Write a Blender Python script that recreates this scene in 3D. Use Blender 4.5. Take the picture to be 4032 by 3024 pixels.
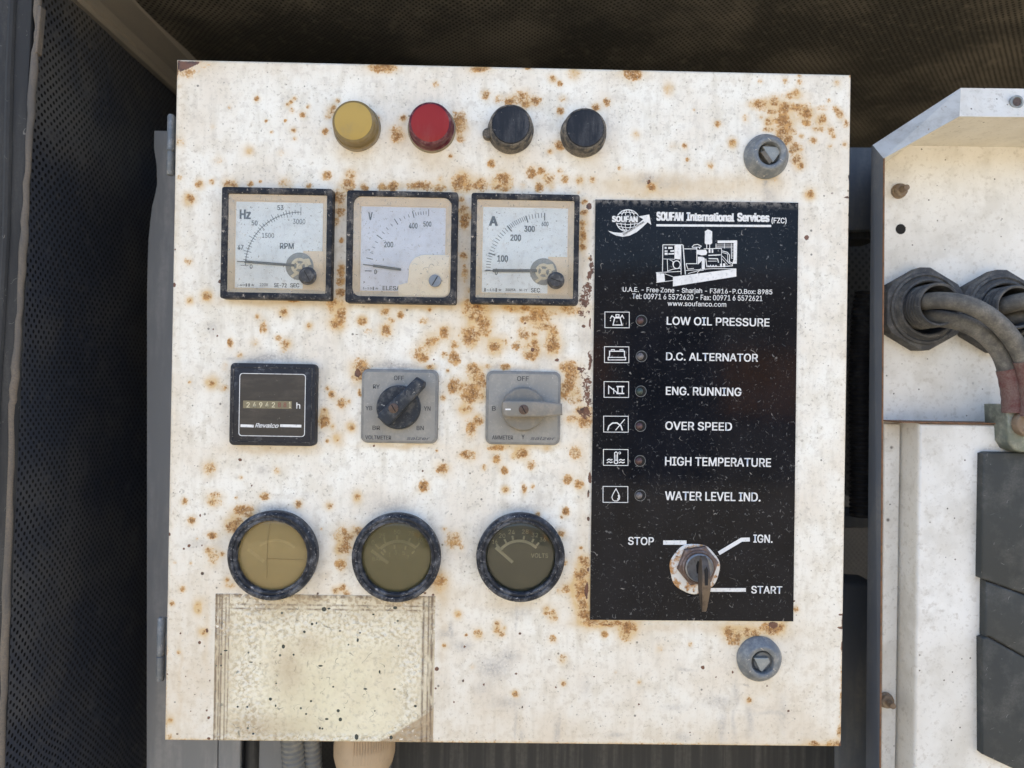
import bpy, math, random
import numpy as np
from mathutils import Vector, Matrix, Euler

random.seed(7)
rng = np.random.default_rng(7)
MM = 0.001
for o in list(bpy.data.objects):
    bpy.data.objects.remove(o)
scene = bpy.context.scene
COL = scene.collection

# ------------------------------------------------------------------ camera
CAM = (-5.087, -434.316, 11.855)                     # millimetres
CROT = (1.57398569, -0.0163526, -0.013233)
cd = bpy.data.cameras.new("camera")
cd.sensor_width = 36.0
cd.lens = 24.0
cd.clip_start = 0.02
cd.clip_end = 500.0
cd.dof.use_dof = True
cd.dof.focus_distance = 0.432
cd.dof.aperture_fstop = 6.5
cam = bpy.data.objects.new("camera", cd)
cam.location = Vector(CAM) * MM
cam.rotation_euler = CROT
COL.objects.link(cam)
scene.camera = cam
_R = Euler(CROT).to_matrix()
_C = Vector(CAM)

# ------------------------------------------------------------------ sky, sun, exposure
SUN_EL, SUN_AZ = math.radians(52), math.radians(20)   # the sun stands behind the machine
w = bpy.data.worlds.new("World")
scene.world = w
w.use_nodes = True
wn = w.node_tree
sky = wn.nodes.new("ShaderNodeTexSky")
sky.sky_type = 'NISHITA'
sky.sun_disc = False
sky.sun_elevation = SUN_EL
sky.sun_rotation = SUN_AZ
sky.dust_density = 3.0
sky.ozone_density = 1.0
wn.links.new(sky.outputs[0], wn.nodes["Background"].inputs[0])
wn.nodes["Background"].inputs[1].default_value = 0.15
sl = bpy.data.lights.new("sun", 'SUN')
sl.energy = 4.0
sl.angle = math.radians(0.5)
sl.color = (1.0, 0.93, 0.84)
so = bpy.data.objects.new("sun", sl)
sdir = Vector((math.sin(SUN_AZ) * math.cos(SUN_EL), math.cos(SUN_AZ) * math.cos(SUN_EL), math.sin(SUN_EL)))
so.rotation_euler = sdir.to_track_quat('Z', 'Y').to_euler()
so.location = (0, 0, 5)
COL.objects.link(so)
scene.view_settings.view_transform = 'Standard'
scene.view_settings.look = 'None'
scene.view_settings.exposure = 1.93
scene.view_settings.gamma = 1.0
scene.cycles.max_bounces = 8
scene.cycles.diffuse_bounces = 5
scene.cycles.transparent_max_bounces = 12

# ------------------------------------------------------------------ layout helpers (millimetres; x right, z up, y away from the viewer)
def at(px, py, y=0.0):
    """point (x, z) in the plane of depth y seen at photograph pixel (px, py) of 4032 x 3024"""
    d = _R @ Vector(((px - 2016) / 2688.0, -(py - 1512) / 2688.0, -1.0))
    t = (y - _C.y) / d.y
    p = _C + d * t
    return (p.x, p.z)

def ats(pts, y=0.0):
    return [at(a, b, y) for a, b in pts]

def tl(ox, oy, pts, s=2.212):
    """pixels of an enlarged crop -> photograph pixels"""
    return [(ox + p[0] / s, oy + p[1] / s) for p in pts]

ORG = {}

def offset_poly(pts, d):
    n = len(pts)
    area = sum(pts[i][0] * pts[(i + 1) % n][1] - pts[(i + 1) % n][0] * pts[i][1] for i in range(n))
    sg = 1 if area > 0 else -1
    out = []
    for i in range(n):
        a, b, c = pts[i - 1], pts[i], pts[(i + 1) % n]
        e1 = (b[0] - a[0], b[1] - a[1]); e2 = (c[0] - b[0], c[1] - b[1])
        l1 = math.hypot(*e1) or 1e-9; l2 = math.hypot(*e2) or 1e-9
        n1 = (-e1[1] / l1 * sg, e1[0] / l1 * sg); n2 = (-e2[1] / l2 * sg, e2[0] / l2 * sg)
        m = (n1[0] + n2[0], n1[1] + n2[1])
        k = m[0] * n1[0] + m[1] * n1[1]
        k = max(k, 0.4)
        out.append((b[0] + m[0] / k * d, b[1] + m[1] / k * d))
    return out

def rrect(x0, x1, z0, z1, r, n=5):
    pts = []
    for cx, cz, a0 in ((x1 - r, z1 - r, 0), (x0 + r, z1 - r, 90), (x0 + r, z0 + r, 180), (x1 - r, z0 + r, 270)):
        for k in range(n + 1):
            a = math.radians(a0 + 90 * k / n)
            pts.append((cx + r * math.cos(a), cz + r * math.sin(a)))
    return pts

def circ(cx, cz, r, n=40, a0=0):
    return [(cx + r * math.cos(a0 + 2 * math.pi * k / n), cz + r * math.sin(a0 + 2 * math.pi * k / n)) for k in range(n)]

class MB:
    def __init__(self):
        self.v, self.f = [], []
        self.k = 0
    def loop(self, pts, y):
        i = len(self.v)
        self.v += [(p[0], y, p[1]) for p in pts]
        return list(range(i, i + len(pts)))
    def band(self, a, b):
        n = len(a)
        for i in range(n):
            j = (i + 1) % n
            self.f.append((a[i], a[j], b[j], b[i]))
    def prism(self, pts, y0, y1, bev=0.0, back=True, seg=2):
        """solid with front face at y0 and back at y1"""
        if bev > 0:
            loops = []
            for s in range(seg + 1):
                a = math.pi / 2 * s / seg
                loops.append(self.loop(offset_poly(pts, bev * (1 - math.sin(a))), y0 + bev * (1 - math.cos(a))))
        else:
            loops = [self.loop(pts, y0)]
        loops.append(self.loop(pts, y1))
        self.f.append(tuple(loops[0]))
        for a, b in zip(loops, loops[1:]):
            self.band(a, b)
        if back:
            self.f.append(tuple(reversed(loops[-1])))
        return self
    def frame(self, outer, inner, y0, y1, bev=0.0, yi=None):
        """ring between two outlines with the same number of points"""
        yi = y1 if yi is None else yi
        o2 = offset_poly(outer, bev) if bev else outer
        i2 = offset_poly(inner, -bev) if bev else inner
        lo = self.loop(outer, y1); ls = [lo]
        if bev:
            ls.append(self.loop(outer, y0 + bev))
            ls.append(self.loop(offset_poly(outer, bev * .3), y0 + bev * .3))
        ls.append(self.loop(o2, y0)); ls.append(self.loop(i2, y0))
        if bev:
            ls.append(self.loop(offset_poly(inner, -bev * .3), y0 + bev * .3))
            ls.append(self.loop(inner, y0 + bev))
        ls.append(self.loop(inner, yi))
        for a, b in zip(ls, ls[1:]):
            self.band(a, b)
        return self
    def lathe(self, c, prof, n=48, axis='y', wob=0.0):
        rings = []
        for r, h in prof:
            i = len(self.v)
            if r <= 1e-6:
                self.v.append((c[0], h, c[1]) if axis == 'y' else (c[0], c[1], h))
                rings.append([i])
            else:
                for k in range(n):
                    a = 2 * math.pi * k / n
                    rr = r * (1 + wob * math.sin(3 * a + 1) * .5 + wob * math.sin(7 * a))
                    if axis == 'y':
                        self.v.append((c[0] + rr * math.cos(a), h, c[1] + rr * math.sin(a)))
                    else:
                        self.v.append((c[0] + rr * math.cos(a), c[1] + rr * math.sin(a), h))
                rings.append(list(range(i, i + n)))
        for a, b in zip(rings, rings[1:]):
            if len(a) == 1 and len(b) == 1:
                continue
            if len(a) == 1:
                for k in range(n): self.f.append((a[0], b[k], b[(k + 1) % n]))
            elif len(b) == 1:
                for k in range(n): self.f.append((a[k], a[(k + 1) % n], b[0]))
            else:
                self.band(a, b)
        return self
    def tube(self, path, r, n=14, cap=True, rib=None):
        """path: list of (x, y, z); r: number or list"""
        P = [Vector(p) for p in path]
        m = len(P)
        rs = r if isinstance(r, (list, tuple)) else [r] * m
        up = None; rings = []
        for i in range(m):
            t = (P[min(i + 1, m - 1)] - P[max(i - 1, 0)]).normalized()
            if up is None:
                up = t.orthogonal().normalized()
            up = (up - t * up.dot(t)).normalized()
            b = t.cross(up)
            j = len(self.v)
            for k in range(n):
                a = 2 * math.pi * k / n
                q = P[i] + (up * math.cos(a) + b * math.sin(a)) * rs[i]
                self.v.append(tuple(q))
            rings.append(list(range(j, j + n)))
        for a, b in zip(rings, rings[1:]):
            self.band(a, b)
        if cap:
            self.f.append(tuple(reversed(rings[0]))); self.f.append(tuple(rings[-1]))
        return self
    def box(self, x0, x1, y0, y1, z0, z1, bev=0.0):
        return self.prism([(x0, z0), (x1, z0), (x1, z1), (x0, z1)], y0, y1, bev)
    def stroke(self, path, wd, y, th=0.06, closed=False):
        """flat printed line of width wd following path (x, z)"""
        self.k += 1
        y = y - 0.012 * (self.k % 9)
        n = len(path); L = []; Rr = []
        for i in range(n):
            if closed:
                a, c = path[i - 1], path[(i + 1) % n]
            else:
                a, c = path[max(i - 1, 0)], path[min(i + 1, n - 1)]
            b = path[i]
            e1 = Vector((b[0] - a[0], b[1] - a[1])); e2 = Vector((c[0] - b[0], c[1] - b[1]))
            if e1.length < 1e-9: e1 = e2
            if e2.length < 1e-9: e2 = e1
            n1 = Vector((-e1.y, e1.x)).normalized(); n2 = Vector((-e2.y, e2.x)).normalized()
            mm = n1 + n2
            if mm.length < 1e-6: mm = n1
            mm = mm.normalized()
            k = max(mm.dot(n1), .5)
            o = mm * (wd / 2 / k)
            L.append((b[0] + o.x, b[1] + o.y)); Rr.append((b[0] - o.x, b[1] - o.y))
        la = self.loop(L, y); ra = self.loop(Rr, y); lb = self.loop(L, y + th); rb = self.loop(Rr, y + th)
        for i in range(n if closed else n - 1):
            j = (i + 1) % n
            self.f += [(la[i], la[j], ra[j], ra[i]), (la[i], lb[i], lb[j], la[j]), (ra[i], ra[j], rb[j], rb[i])]
        return self
    def build(self, name, mat, parent=None, origin=None, smooth=None, label=None):
        V = np.array(self.v, dtype=float)
        if origin is None:
            lo, hi = V.min(0), V.max(0)
            origin = tuple((lo + hi) / 2)
        me = bpy.data.meshes.new(name)
        me.from_pydata(((V - np.array(origin)) * MM).tolist(), [], self.f)
        me.update()
        import bmesh
        bm = bmesh.new(); bm.from_mesh(me)
        bmesh.ops.recalc_face_normals(bm, faces=bm.faces)
        bm.to_mesh(me); bm.free()
        return link(name, me, mat, parent, origin, smooth, label)

def link(name, me, mat, parent=None, origin=(0, 0, 0), smooth=None, label=None):
    o = bpy.data.objects.new(name, me)
    if mat is not None:
        me.materials.clear(); me.materials.append(mat)
    COL.objects.link(o)
    if smooth:
        me.polygons.foreach_set("use_smooth", [True] * len(me.polygons))
        me.set_sharp_from_angle(angle=math.radians(smooth))
    ORG[o] = tuple(origin)
    if parent is not None:
        o.parent = parent
        po = ORG[parent]
        o.location = [(origin[i] - po[i]) * MM for i in range(3)]
    else:
        o.location = [c * MM for c in origin]
    if label: o["label"] = label
    return o

def thing(name, label, cat, loc, group=None):
    o = bpy.data.objects.new(name, None)
    o.empty_display_size = 0.02
    COL.objects.link(o); o.location = [c * MM for c in loc]
    ORG[o] = tuple(loc)
    o["label"] = label; o["category"] = cat
    if group: o["group"] = group
    return o

def tag(o, label, cat, group=None):
    o["label"] = label; o["category"] = cat
    if group: o["group"] = group
    return o

def structure(o):
    o["kind"] = "structure"
    return o

FONT = None
try:      # the grotesque that ships with Blender; without it the built-in face is used
    import os
    FONT = bpy.data.fonts.load(os.path.join(bpy.utils.system_resource('DATAFILES', path='fonts'), "Inter.woff2"))
except Exception:
    FONT = None

def text(s, box, y, parent, mat, bold=0.0, shear=0.0, rot=0.0, name="lettering", th=0.05):
    """lettering whose glyph bounds fill box = (x0, y0, x1, y1) in photograph pixels"""
    cu = bpy.data.curves.new(name, 'FONT')
    if FONT: cu.font = FONT
    cu.body = s; cu.resolution_u = 3; cu.shear = shear; cu.extrude = 0.5; cu.fill_mode = 'BOTH'
    tmp = bpy.data.objects.new("tmp", cu)
    COL.objects.link(tmp)
    dg = bpy.context.evaluated_depsgraph_get()
    me = bpy.data.meshes.new_from_object(tmp.evaluated_get(dg))
    bpy.data.objects.remove(tmp); bpy.data.curves.remove(cu)
    n = len(me.vertices)
    co = np.empty(n * 3); me.vertices.foreach_get("co", co); co = co.reshape(-1, 3)
    lo, hi = co.min(0), co.max(0)
    x0, y0, x1, y1 = box
    cx, cy = (x0 + x1) / 2, (y0 + y1) / 2
    c = at(cx, cy, y)
    W = math.dist(at(x0, cy, y), at(x1, cy, y)); H = math.dist(at(cx, y0, y), at(cx, y1, y))
    e = bold * H * 1.1                       # heavier strokes: the glyphs are laid several times with small shifts
    u = (co[:, 0] - (lo[0] + hi[0]) / 2) / (hi[0] - lo[0]) * (W - 2 * e)
    v = (co[:, 1] - (lo[1] + hi[1]) / 2) / (hi[1] - lo[1]) * (H - 2 * e * .6)
    d = -np.where(co[:, 2] > 0, th, 0.0)
    if e > 0:
        nl = len(me.loops); np_ = len(me.polygons)
        li = np.empty(nl, np.int32); me.loops.foreach_get("vertex_index", li)
        ls = np.empty(np_, np.int32); me.polygons.foreach_get("loop_start", ls)
        sh_ = [(-e, -e * .6), (e, -e * .6), (-e, e * .6), (e, e * .6), (0, 0)]
        u = np.concatenate([u + a_ for a_, _ in sh_]); v = np.concatenate([v + b_ for _, b_ in sh_])
        d = np.concatenate([d - .008 * i for i in range(5)])
        li = np.concatenate([li + n * i for i in range(5)]); ls = np.concatenate([ls + nl * i for i in range(5)])
        bpy.data.meshes.remove(me); me = bpy.data.meshes.new(name)
        me.vertices.add(n * 5); me.loops.add(nl * 5); me.polygons.add(np_ * 5)
        me.loops.foreach_set("vertex_index", li); me.polygons.foreach_set("loop_start", ls)
    r = math.radians(rot)
    X = u * math.cos(r) - v * math.sin(r); Z = u * math.sin(r) + v * math.cos(r)
    out = np.stack([X, d, Z], 1) * MM
    me.vertices.foreach_set("co", out.ravel()); me.update(calc_edges=True)
    me.name = name
    return link(name, me, mat, parent, (c[0], y, c[1]))

# ------------------------------------------------------------------ material helpers
class NT:
    def __init__(self, name):
        self.m = bpy.data.materials.new(name); self.m.use_nodes = True
        self.t = self.m.node_tree; self.b = self.t.nodes["Principled BSDF"]
        self.out = self.t.nodes["Material Output"]
    def n(self, typ, **kw):
        nd = self.t.nodes.new(typ)
        for k, v in kw.items(): setattr(nd, k, v)
        return nd
    def l(self, a, b): self.t.links.new(a, b)
    def coord(self, scale=(1, 1, 1), rot=(0, 0, 0), loc=(0, 0, 0)):
        tc = self.n("ShaderNodeTexCoord"); mp = self.n("ShaderNodeMapping")
        mp.inputs["Scale"].default_value = scale; mp.inputs["Rotation"].default_value = rot; mp.inputs["Location"].default_value = loc
        self.l(tc.outputs["Object"], mp.inputs[0]); return mp.outputs[0]
    def noise(self, scale, detail=3, rough=.55, co=None, dist=0.0):
        x = self.n("ShaderNodeTexNoise"); x.inputs["Scale"].default_value = scale
        x.inputs["Detail"].default_value = detail; x.inputs["Roughness"].default_value = rough; x.inputs["Distortion"].default_value = dist
        self.l(co if co is not None else self.coord(), x.inputs["Vector"]); return x.outputs["Fac"]
    def ramp(self, v, a, b, c0=0.0, c1=1.0, smooth=True):
        x = self.n("ShaderNodeMapRange")
        if smooth: x.interpolation_type = 'SMOOTHSTEP'
        x.clamp = True
        self.l(v, x.inputs[0]); x.inputs[1].default_value = a; x.inputs[2].default_value = b
        x.inputs[3].default_value = c0; x.inputs[4].default_value = c1
        return x.outputs[0]
    def math(self, op, a, b=0.0, c=0.0):
        x = self.n("ShaderNodeMath", operation=op)
        for i, q in enumerate((a, b, c)):
            if isinstance(q, (int, float)): x.inputs[i].default_value = q
            else: self.l(q, x.inputs[i])
        return x.outputs[0]
    def mix(self, f, a, b):
        x = self.n("ShaderNodeMix", data_type='RGBA')
        for s, q in ((x.inputs[0], f), (x.inputs[6], a), (x.inputs[7], b)):
            if isinstance(q, (int, float)): s.default_value = q
            elif isinstance(q, tuple): s.default_value = (*q, 1)
            else: self.l(q, s)
        return x.outputs[2]
    def bump(self, h, strength=.3, dist=.0003):
        x = self.n("ShaderNodeBump"); x.inputs["Strength"].default_value = strength; x.inputs["Distance"].default_value = dist
        self.l(h, x.inputs["Height"]); self.l(x.outputs[0], self.b.inputs["Normal"]); return x.outputs[0]
    def flecks(self, scale=220, width=.012, cover=.6, seed=0.0):
        """short thin curved marks: ridges of one noise broken up by another"""
        co = self.coord(loc=(seed, seed * 1.7, seed * .3))
        a = self.noise(scale, 1, .4, co, .6)
        line = self.ramp(self.math('ABSOLUTE', self.math('SUBTRACT', a, .5)), width * .3, width, 1, 0)
        b = self.ramp(self.noise(scale * 1.6, 1, .5, self.coord(loc=(seed + 3, 1, 2))), cover, cover + .06)
        return self.math('MULTIPLY', line, b)
    def dots(self, scale, rad, cover=.5, seed=0.0):
        v = self.n("ShaderNodeTexVoronoi"); v.inputs["Scale"].default_value = scale
        self.l(self.coord(loc=(seed, seed, seed)), v.inputs["Vector"])
        d = self.ramp(v.outputs["Distance"], rad * .6, rad, 1, 0)
        sep = self.n("ShaderNodeSeparateColor"); self.l(v.outputs["Color"], sep.inputs[0])
        return self.math('MULTIPLY', d, self.ramp(sep.outputs[0], 1 - cover - .01, 1 - cover))
    def done(self, col, rough=.6, metal=0.0, spec=.5):
        if isinstance(col, tuple): self.b.inputs["Base Color"].default_value = (*col, 1)
        else: self.l(col, self.b.inputs["Base Color"])
        if isinstance(rough, (int, float)): self.b.inputs["Roughness"].default_value = rough
        else: self.l(rough, self.b.inputs["Roughness"])
        self.b.inputs["Metallic"].default_value = metal
        self.b.inputs["Specular IOR Level"].default_value = spec
        return self.m

def dusty(name, base, dust, amount=.5, scale=120, rough=.6, metal=0.0, fleck=None, fleckcol=(.5, .47, .42), bump=.25, stretch=(1, 1, 1), spec=.5, fine=900):
    t = NT(name)
    co = t.coord(stretch)
    a = t.noise(scale, 6, .65, co)
    m = t.ramp(a, .62 - amount * .35, .72 - amount * .1)
    fi = t.noise(fine, 3, .6)
    m2 = t.math('MULTIPLY', m, t.ramp(fi, .25, .7, .45, 1))
    col = t.mix(m2, base, dust)
    col = t.mix(t.ramp(t.noise(scale * .25, 3), .35, .75, 0, .35), col, tuple(c * .6 for c in base))
    if fleck:
        col = t.mix(t.flecks(*fleck), col, fleckcol)
    t.bump(t.math('ADD', a, t.math('MULTIPLY', fi, .5)), bump, .0003)
    return t.done(col, rough, metal, spec)

def plain(name, col, rough=.5, metal=0.0):
    t = NT(name)
    c = t.mix(t.ramp(t.noise(500, 3), .3, .7), col, tuple(x * .86 for x in col))
    return t.done(c, rough, metal)

# ------------------------------------------------------------------ materials
M = {}
M['bezel'] = dusty("dusty_black_bezel", (.012, .014, .020), (.13, .12, .11), .55, 150, .55, fleck=(330, .018, .56), fleckcol=(.34, .30, .26), bump=.4, spec=.22)
M['ring'] = dusty("dusty_black_ring", (.012, .015, .022), (.16, .165, .18), .5, 160, .45, fleck=(420, .02, .55), fleckcol=(.34, .33, .33), bump=.4, spec=.22)
M['meter_black'] = dusty("meter_black", (.022, .023, .028), (.10, .10, .11), .3, 180, .45, fleck=(300, .012, .62), fleckcol=(.3, .28, .27), spec=.22)
M['meter_face'] = dusty("meter_face", (.030, .026, .023), (.06, .05, .042), .5, 90, .35, fleck=(260, .008, .66), fleckcol=(.2, .19, .18), stretch=(.4, 1, 1.6))
M['tray'] = dusty("yellowed_dial_tray", (.80, .66, .47), (.68, .57, .42), .3, 120, .6, bump=.1)
M['cover'] = dusty("cream_corner_cover", (.92, .82, .64), (.78, .66, .50), .35, 110, .5, fleck=(150, .014, .58), fleckcol=(.42, .37, .30), bump=.15)
M['dial'] = dusty("white_dial", (.82, .87, .88), (.66, .68, .68), .35, 200, .5, fleck=(300, .02, .62), fleckcol=(.28, .29, .29), bump=.05)
M['dial2'] = dusty("lilac_dial", (.70, .73, .81), (.60, .60, .64), .35, 200, .5, fleck=(280, .02, .62), fleckcol=(.3, .3, .31), bump=.05)
M['print'] = plain("dark_print", (.055, .07, .075), .6)
M['print_grey'] = plain("faded_print", (.19, .21, .22), .6)
M['print_sw'] = plain("switch_print", (.055, .055, .06), .6)
M['print_sw2'] = plain("switch_print_pale", (.10, .10, .11), .6)
M['needle'] = plain("needle_grey", (.055, .07, .075), .5)
M['hub'] = dusty("hub_grey", (.20, .21, .20), (.34, .34, .30), .5, 150, .4)
M['cream'] = dusty("cream_plastic", (.66, .58, .40), (.55, .47, .32), .3, 200, .45)
M['screw_black'] = dusty("black_screw", (.03, .03, .033), (.13, .125, .12), .5, 400, .5)
M['screw_blue'] = dusty("grey_blue_screw", (.17, .20, .24), (.27, .27, .27), .4, 400, .5)
M['screw_brown'] = dusty("brown_screw", (.10, .065, .05), (.05, .035, .03), .5, 500, .5, .3)
M['slot'] = plain("slot_dark", (.012, .011, .011), .9)
M['yellow'] = dusty("yellow_lens", (.42, .29, .08), (.35, .255, .10), .3, 70, .42, bump=.1, spec=.22)
M['yellow_rim'] = dusty("yellow_lens_rim", (.19, .135, .05), (.24, .19, .12), .6, 120, .4, spec=.22)
M['red'] = dusty("red_lens", (.25, .018, .018), (.26, .05, .045), .4, 80, .38, bump=.1, stretch=(1, 1, .3), spec=.22)
M['red_rim'] = dusty("red_lens_rim", (.075, .008, .018), (.24, .13, .12), .55, 140, .4, spec=.22)
M['lens_base'] = dusty("lens_base", (.24, .19, .12), (.12, .11, .09), .5, 200, .6)
M['button'] = dusty("button_black", (.014, .017, .024), (.065, .067, .075), .55, 150, .5, stretch=(1, 1, .22), fleck=(260, .01, .68), fleckcol=(.28, .26, .24), spec=.22)
M['button_body'] = dusty("button_body", (.028, .03, .036), (.25, .22, .18), .75, 150, .6, spec=.22)
M['lock'] = dusty("grey_lock", (.14, .155, .17), (.30, .30, .29), .6, 170, .5, .2, fleck=(240, .015, .6), fleckcol=(.42, .38, .33))
M['lock_in'] = dusty("lock_insert", (.24, .26, .265), (.33, .34, .33), .6, 200, .5, .2)
M['lock_brown'] = dusty("lock_brown", (.12, .105, .085), (.2, .18, .15), .5, 200, .6)
M['sw_plate'] = dusty("switch_plate", (.25, .245, .23), (.33, .315, .285), .6, 110, .5, fleck=(260, .012, .60), fleckcol=(.45, .43, .39), bump=.2)
M['sw_rim'] = dusty("switch_rim", (.17, .17, .165), (.27, .26, .24), .5, 160, .5)
M['knob_black'] = dusty("knob_black", (.026, .032, .043), (.12, .12, .12), .5, 170, .5, fleck=(300, .02, .62), fleckcol=(.3, .29, .27), spec=.22)
M['knob_grey'] = dusty("knob_grey", (.19, .18, .16), (.29, .255, .21), .6, 110, .6)
M['lens_y'] = None
M['white_print'] = dusty("white_print", (.72, .72, .72), (.45, .45, .46), .3, 450, .6, bump=.05)
M['led_red'] = dusty("led_red", (.045, .014, .016), (.12, .075, .075), .6, 500, .35)
M['led_green'] = dusty("led_green", (.012, .028, .024), (.07, .10, .09), .6, 500, .35)
M['led_clear'] = dusty("led_clear", (.10, .09, .09), (.22, .20, .20), .6, 500, .35)
M['digit_bg'] = plain("digit_wheel", (.20, .17, .10), .5)
M['digit'] = plain("digit_cream", (.62, .56, .38), .5)
M['digit_red'] = plain("digit_red", (.22, .07, .05), .5)
M['key_metal'] = dusty("key_metal", (.13, .10, .075), (.07, .05, .04), .5, 300, .45, .5)
M['barrel'] = dusty("barrel_metal", (.24, .245, .255), (.14, .13, .13), .5, 300, .42, .6)
M['nut'] = dusty("rusty_nut", (.13, .085, .065), (.24, .20, .20), .5, 260, .55, .4)
M['galv'] = dusty("galvanised_steel", (.19, .195, .20), (.29, .285, .28), .5, 18, .6, .1, stretch=(3, 1, .5), bump=.12, fine=300)
M['galv_blue'] = dusty("painted_steel", (.09, .10, .118), (.16, .16, .16), .5, 22, .6, .1, stretch=(2.2, 1, .4), bump=.12, fine=300)
M['apron'] = dusty("streaked_steel", (.022, .023, .024), (.07, .067, .062), .6, 45, .65, .1, stretch=(4, 1, .12), bump=.12, fine=300)
M['post'] = dusty("post_steel", (.020, .021, .023), (.06, .058, .055), .5, 28, .75, .1, stretch=(1.5, 1, .3), bump=.15, fleck=(110, .008, .62), fleckcol=(.14, .13, .12))
M['seal'] = dusty("rubber_seal", (.07, .066, .062), (.18, .14, .10), .8, 30, .7, stretch=(1, 1, .3))
M['beam'] = dusty("beam_steel", (.30, .28, .25), (.40, .35, .29), .5, 20, .6, .1, stretch=(1, .2, 1))
M['hose_grey'] = dusty("grey_conduit", (.17, .17, .16), (.28, .27, .24), .5, 90, .7)
M['hose_black'] = dusty("black_hose", (.012, .012, .014), (.04, .04, .04), .4, 90, .5, spec=.22)
M['gland_beige'] = dusty("beige_gland", (.46, .34, .22), (.34, .265, .18), .4, 90, .55)
M['gland_black'] = dusty("black_gland", (.055, .056, .06), (.16, .155, .145), .55, 110, .6, fleck=(240, .012, .66), fleckcol=(.27, .26, .25), spec=.22)
M['cable'] = dusty("dusty_cable", (.075, .073, .07), (.23, .215, .19), .85, 60, .7, bump=.5, spec=.22)
M['shrink'] = dusty("red_shrink", (.10, .022, .024), (.19, .145, .13), 1.1, 90, .5, spec=.22)
M['lug'] = dusty("lug_metal", (.15, .17, .145), (.30, .31, .27), .6, 160, .5, .4)
M['bolt'] = dusty("bolt_brown", (.20, .145, .10), (.33, .27, .20), .5, 200, .6, .3)
M['breaker'] = dusty("breaker_grey", (.045, .049, .049), (.095, .095, .09), .5, 45, .6, fleck=(120, .01, .64), fleckcol=(.26, .26, .25), spec=.22)

def box_paint(name, base, dot=1.0):
    t = NT(name)
    big = t.noise(12, 4, .6)
    col = t.mix(t.ramp(big, .3, .75), base, tuple(c * k for c, k in zip(base, (.80, .77, .72))))
    col = t.mix(t.math('MULTIPLY', t.ramp(t.noise(230, 3, .6), .56, .70), .4), col, (.42, .38, .32))
    col = t.mix(t.math('MULTIPLY', t.flecks(170, .010, .62), .5), col, (.40, .38, .34))
    blot = t.ramp(t.noise(40, 5, .65), .46, .66)
    col = t.mix(t.math("MULTIPLY", blot, .35), col, (.46, .43, .37))
    col = t.mix(t.math("MULTIPLY", t.ramp(t.noise(480, 3), .58, .70), .28), col, (.38, .35, .31))
    col = t.mix(t.dots(170, .12, .20), col, (.10, .085, .07))
    col = t.mix(t.dots(38, .09, .18, 2.0), col, (.06, .05, .045))
    t.bump(t.noise(350, 4, .6), .25, .0003)
    return t.done(col, .5)
M['box'] = box_paint("terminal_box_paint", (.78, .77, .74))
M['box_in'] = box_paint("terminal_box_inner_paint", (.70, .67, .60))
M['lip_shaded'] = dusty('shaded_white_paint', (.50, .51, .51), (.36, .35, .33), .6, 60, .6, fleck=(200, .012, .62), fleckcol=(.25, .2, .16))  # white box paint darkened: the slanted lip's shade is put into the colour
M['rust_edge'] = dusty("rust_edge", (.20, .10, .05), (.08, .05, .03), .5, 200, .8)

def glass(name, haze, hazecol):
    t = NT(name)
    tr = t.n("ShaderNodeBsdfTransparent"); di = t.n("ShaderNodeBsdfDiffuse"); gl = t.n("ShaderNodeBsdfGlossy")
    gl.inputs["Roughness"].default_value = .06
    f = t.ramp(t.noise(45, 3, .5), .3, .75, haze * .92, min(1, haze * 1.08))
    f = t.math('MAXIMUM', f, t.math('MULTIPLY', t.flecks(260, .02, .6, 5.0), .45))
    c = t.mix(t.ramp(t.noise(25, 3), .35, .7), hazecol, tuple(x * .82 for x in hazecol))
    t.l(c, di.inputs[0])
    c = t.mix(t.math('MULTIPLY', t.flecks(260, .02, .6, 5.0), .8), c, (.5, .47, .40))
    c = t.mix(t.math('MULTIPLY', t.ramp(t.noise(600, 3, .7), .58, .7), .35), c, (.45, .42, .35))
    m1 = t.n("ShaderNodeMixShader"); t.l(f, m1.inputs[0]); t.l(tr.outputs[0], m1.inputs[1]); t.l(di.outputs[0], m1.inputs[2])
    m2 = t.n("ShaderNodeMixShader")
    lw = t.n("ShaderNodeFresnel"); lw.inputs[0].default_value = 1.45
    t.l(t.math('MULTIPLY', lw.outputs[0], .8), m2.inputs[0]); t.l(m1.outputs[0], m2.inputs[1]); t.l(gl.outputs[0], m2.inputs[2])
    t.t.nodes.remove(t.b)
    t.l(m2.outputs[0], t.out.inputs[0])
    return t.m
M['glass'] = glass("dusty_glass", .05, (.6, .57, .52))
M['lens1'] = glass("amber_hazed_lens", .50, (.42, .31, .13))
M['lens2'] = glass("olive_hazed_lens", .46, (.17, .145, .065))
M['lens3'] = glass("grey_hazed_lens", .28, (.085, .083, .05))
M['crack'] = plain('crack_line', (.14, .09, .04), .6)
M['gdial1'] = plain('aged_dial', (.20, .145, .06), .6)
M['gdial'] = plain("gauge_dial_dark", (.055, .055, .045), .6)
M['gprint'] = plain("gauge_print", (.85, .78, .52), .6)

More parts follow.
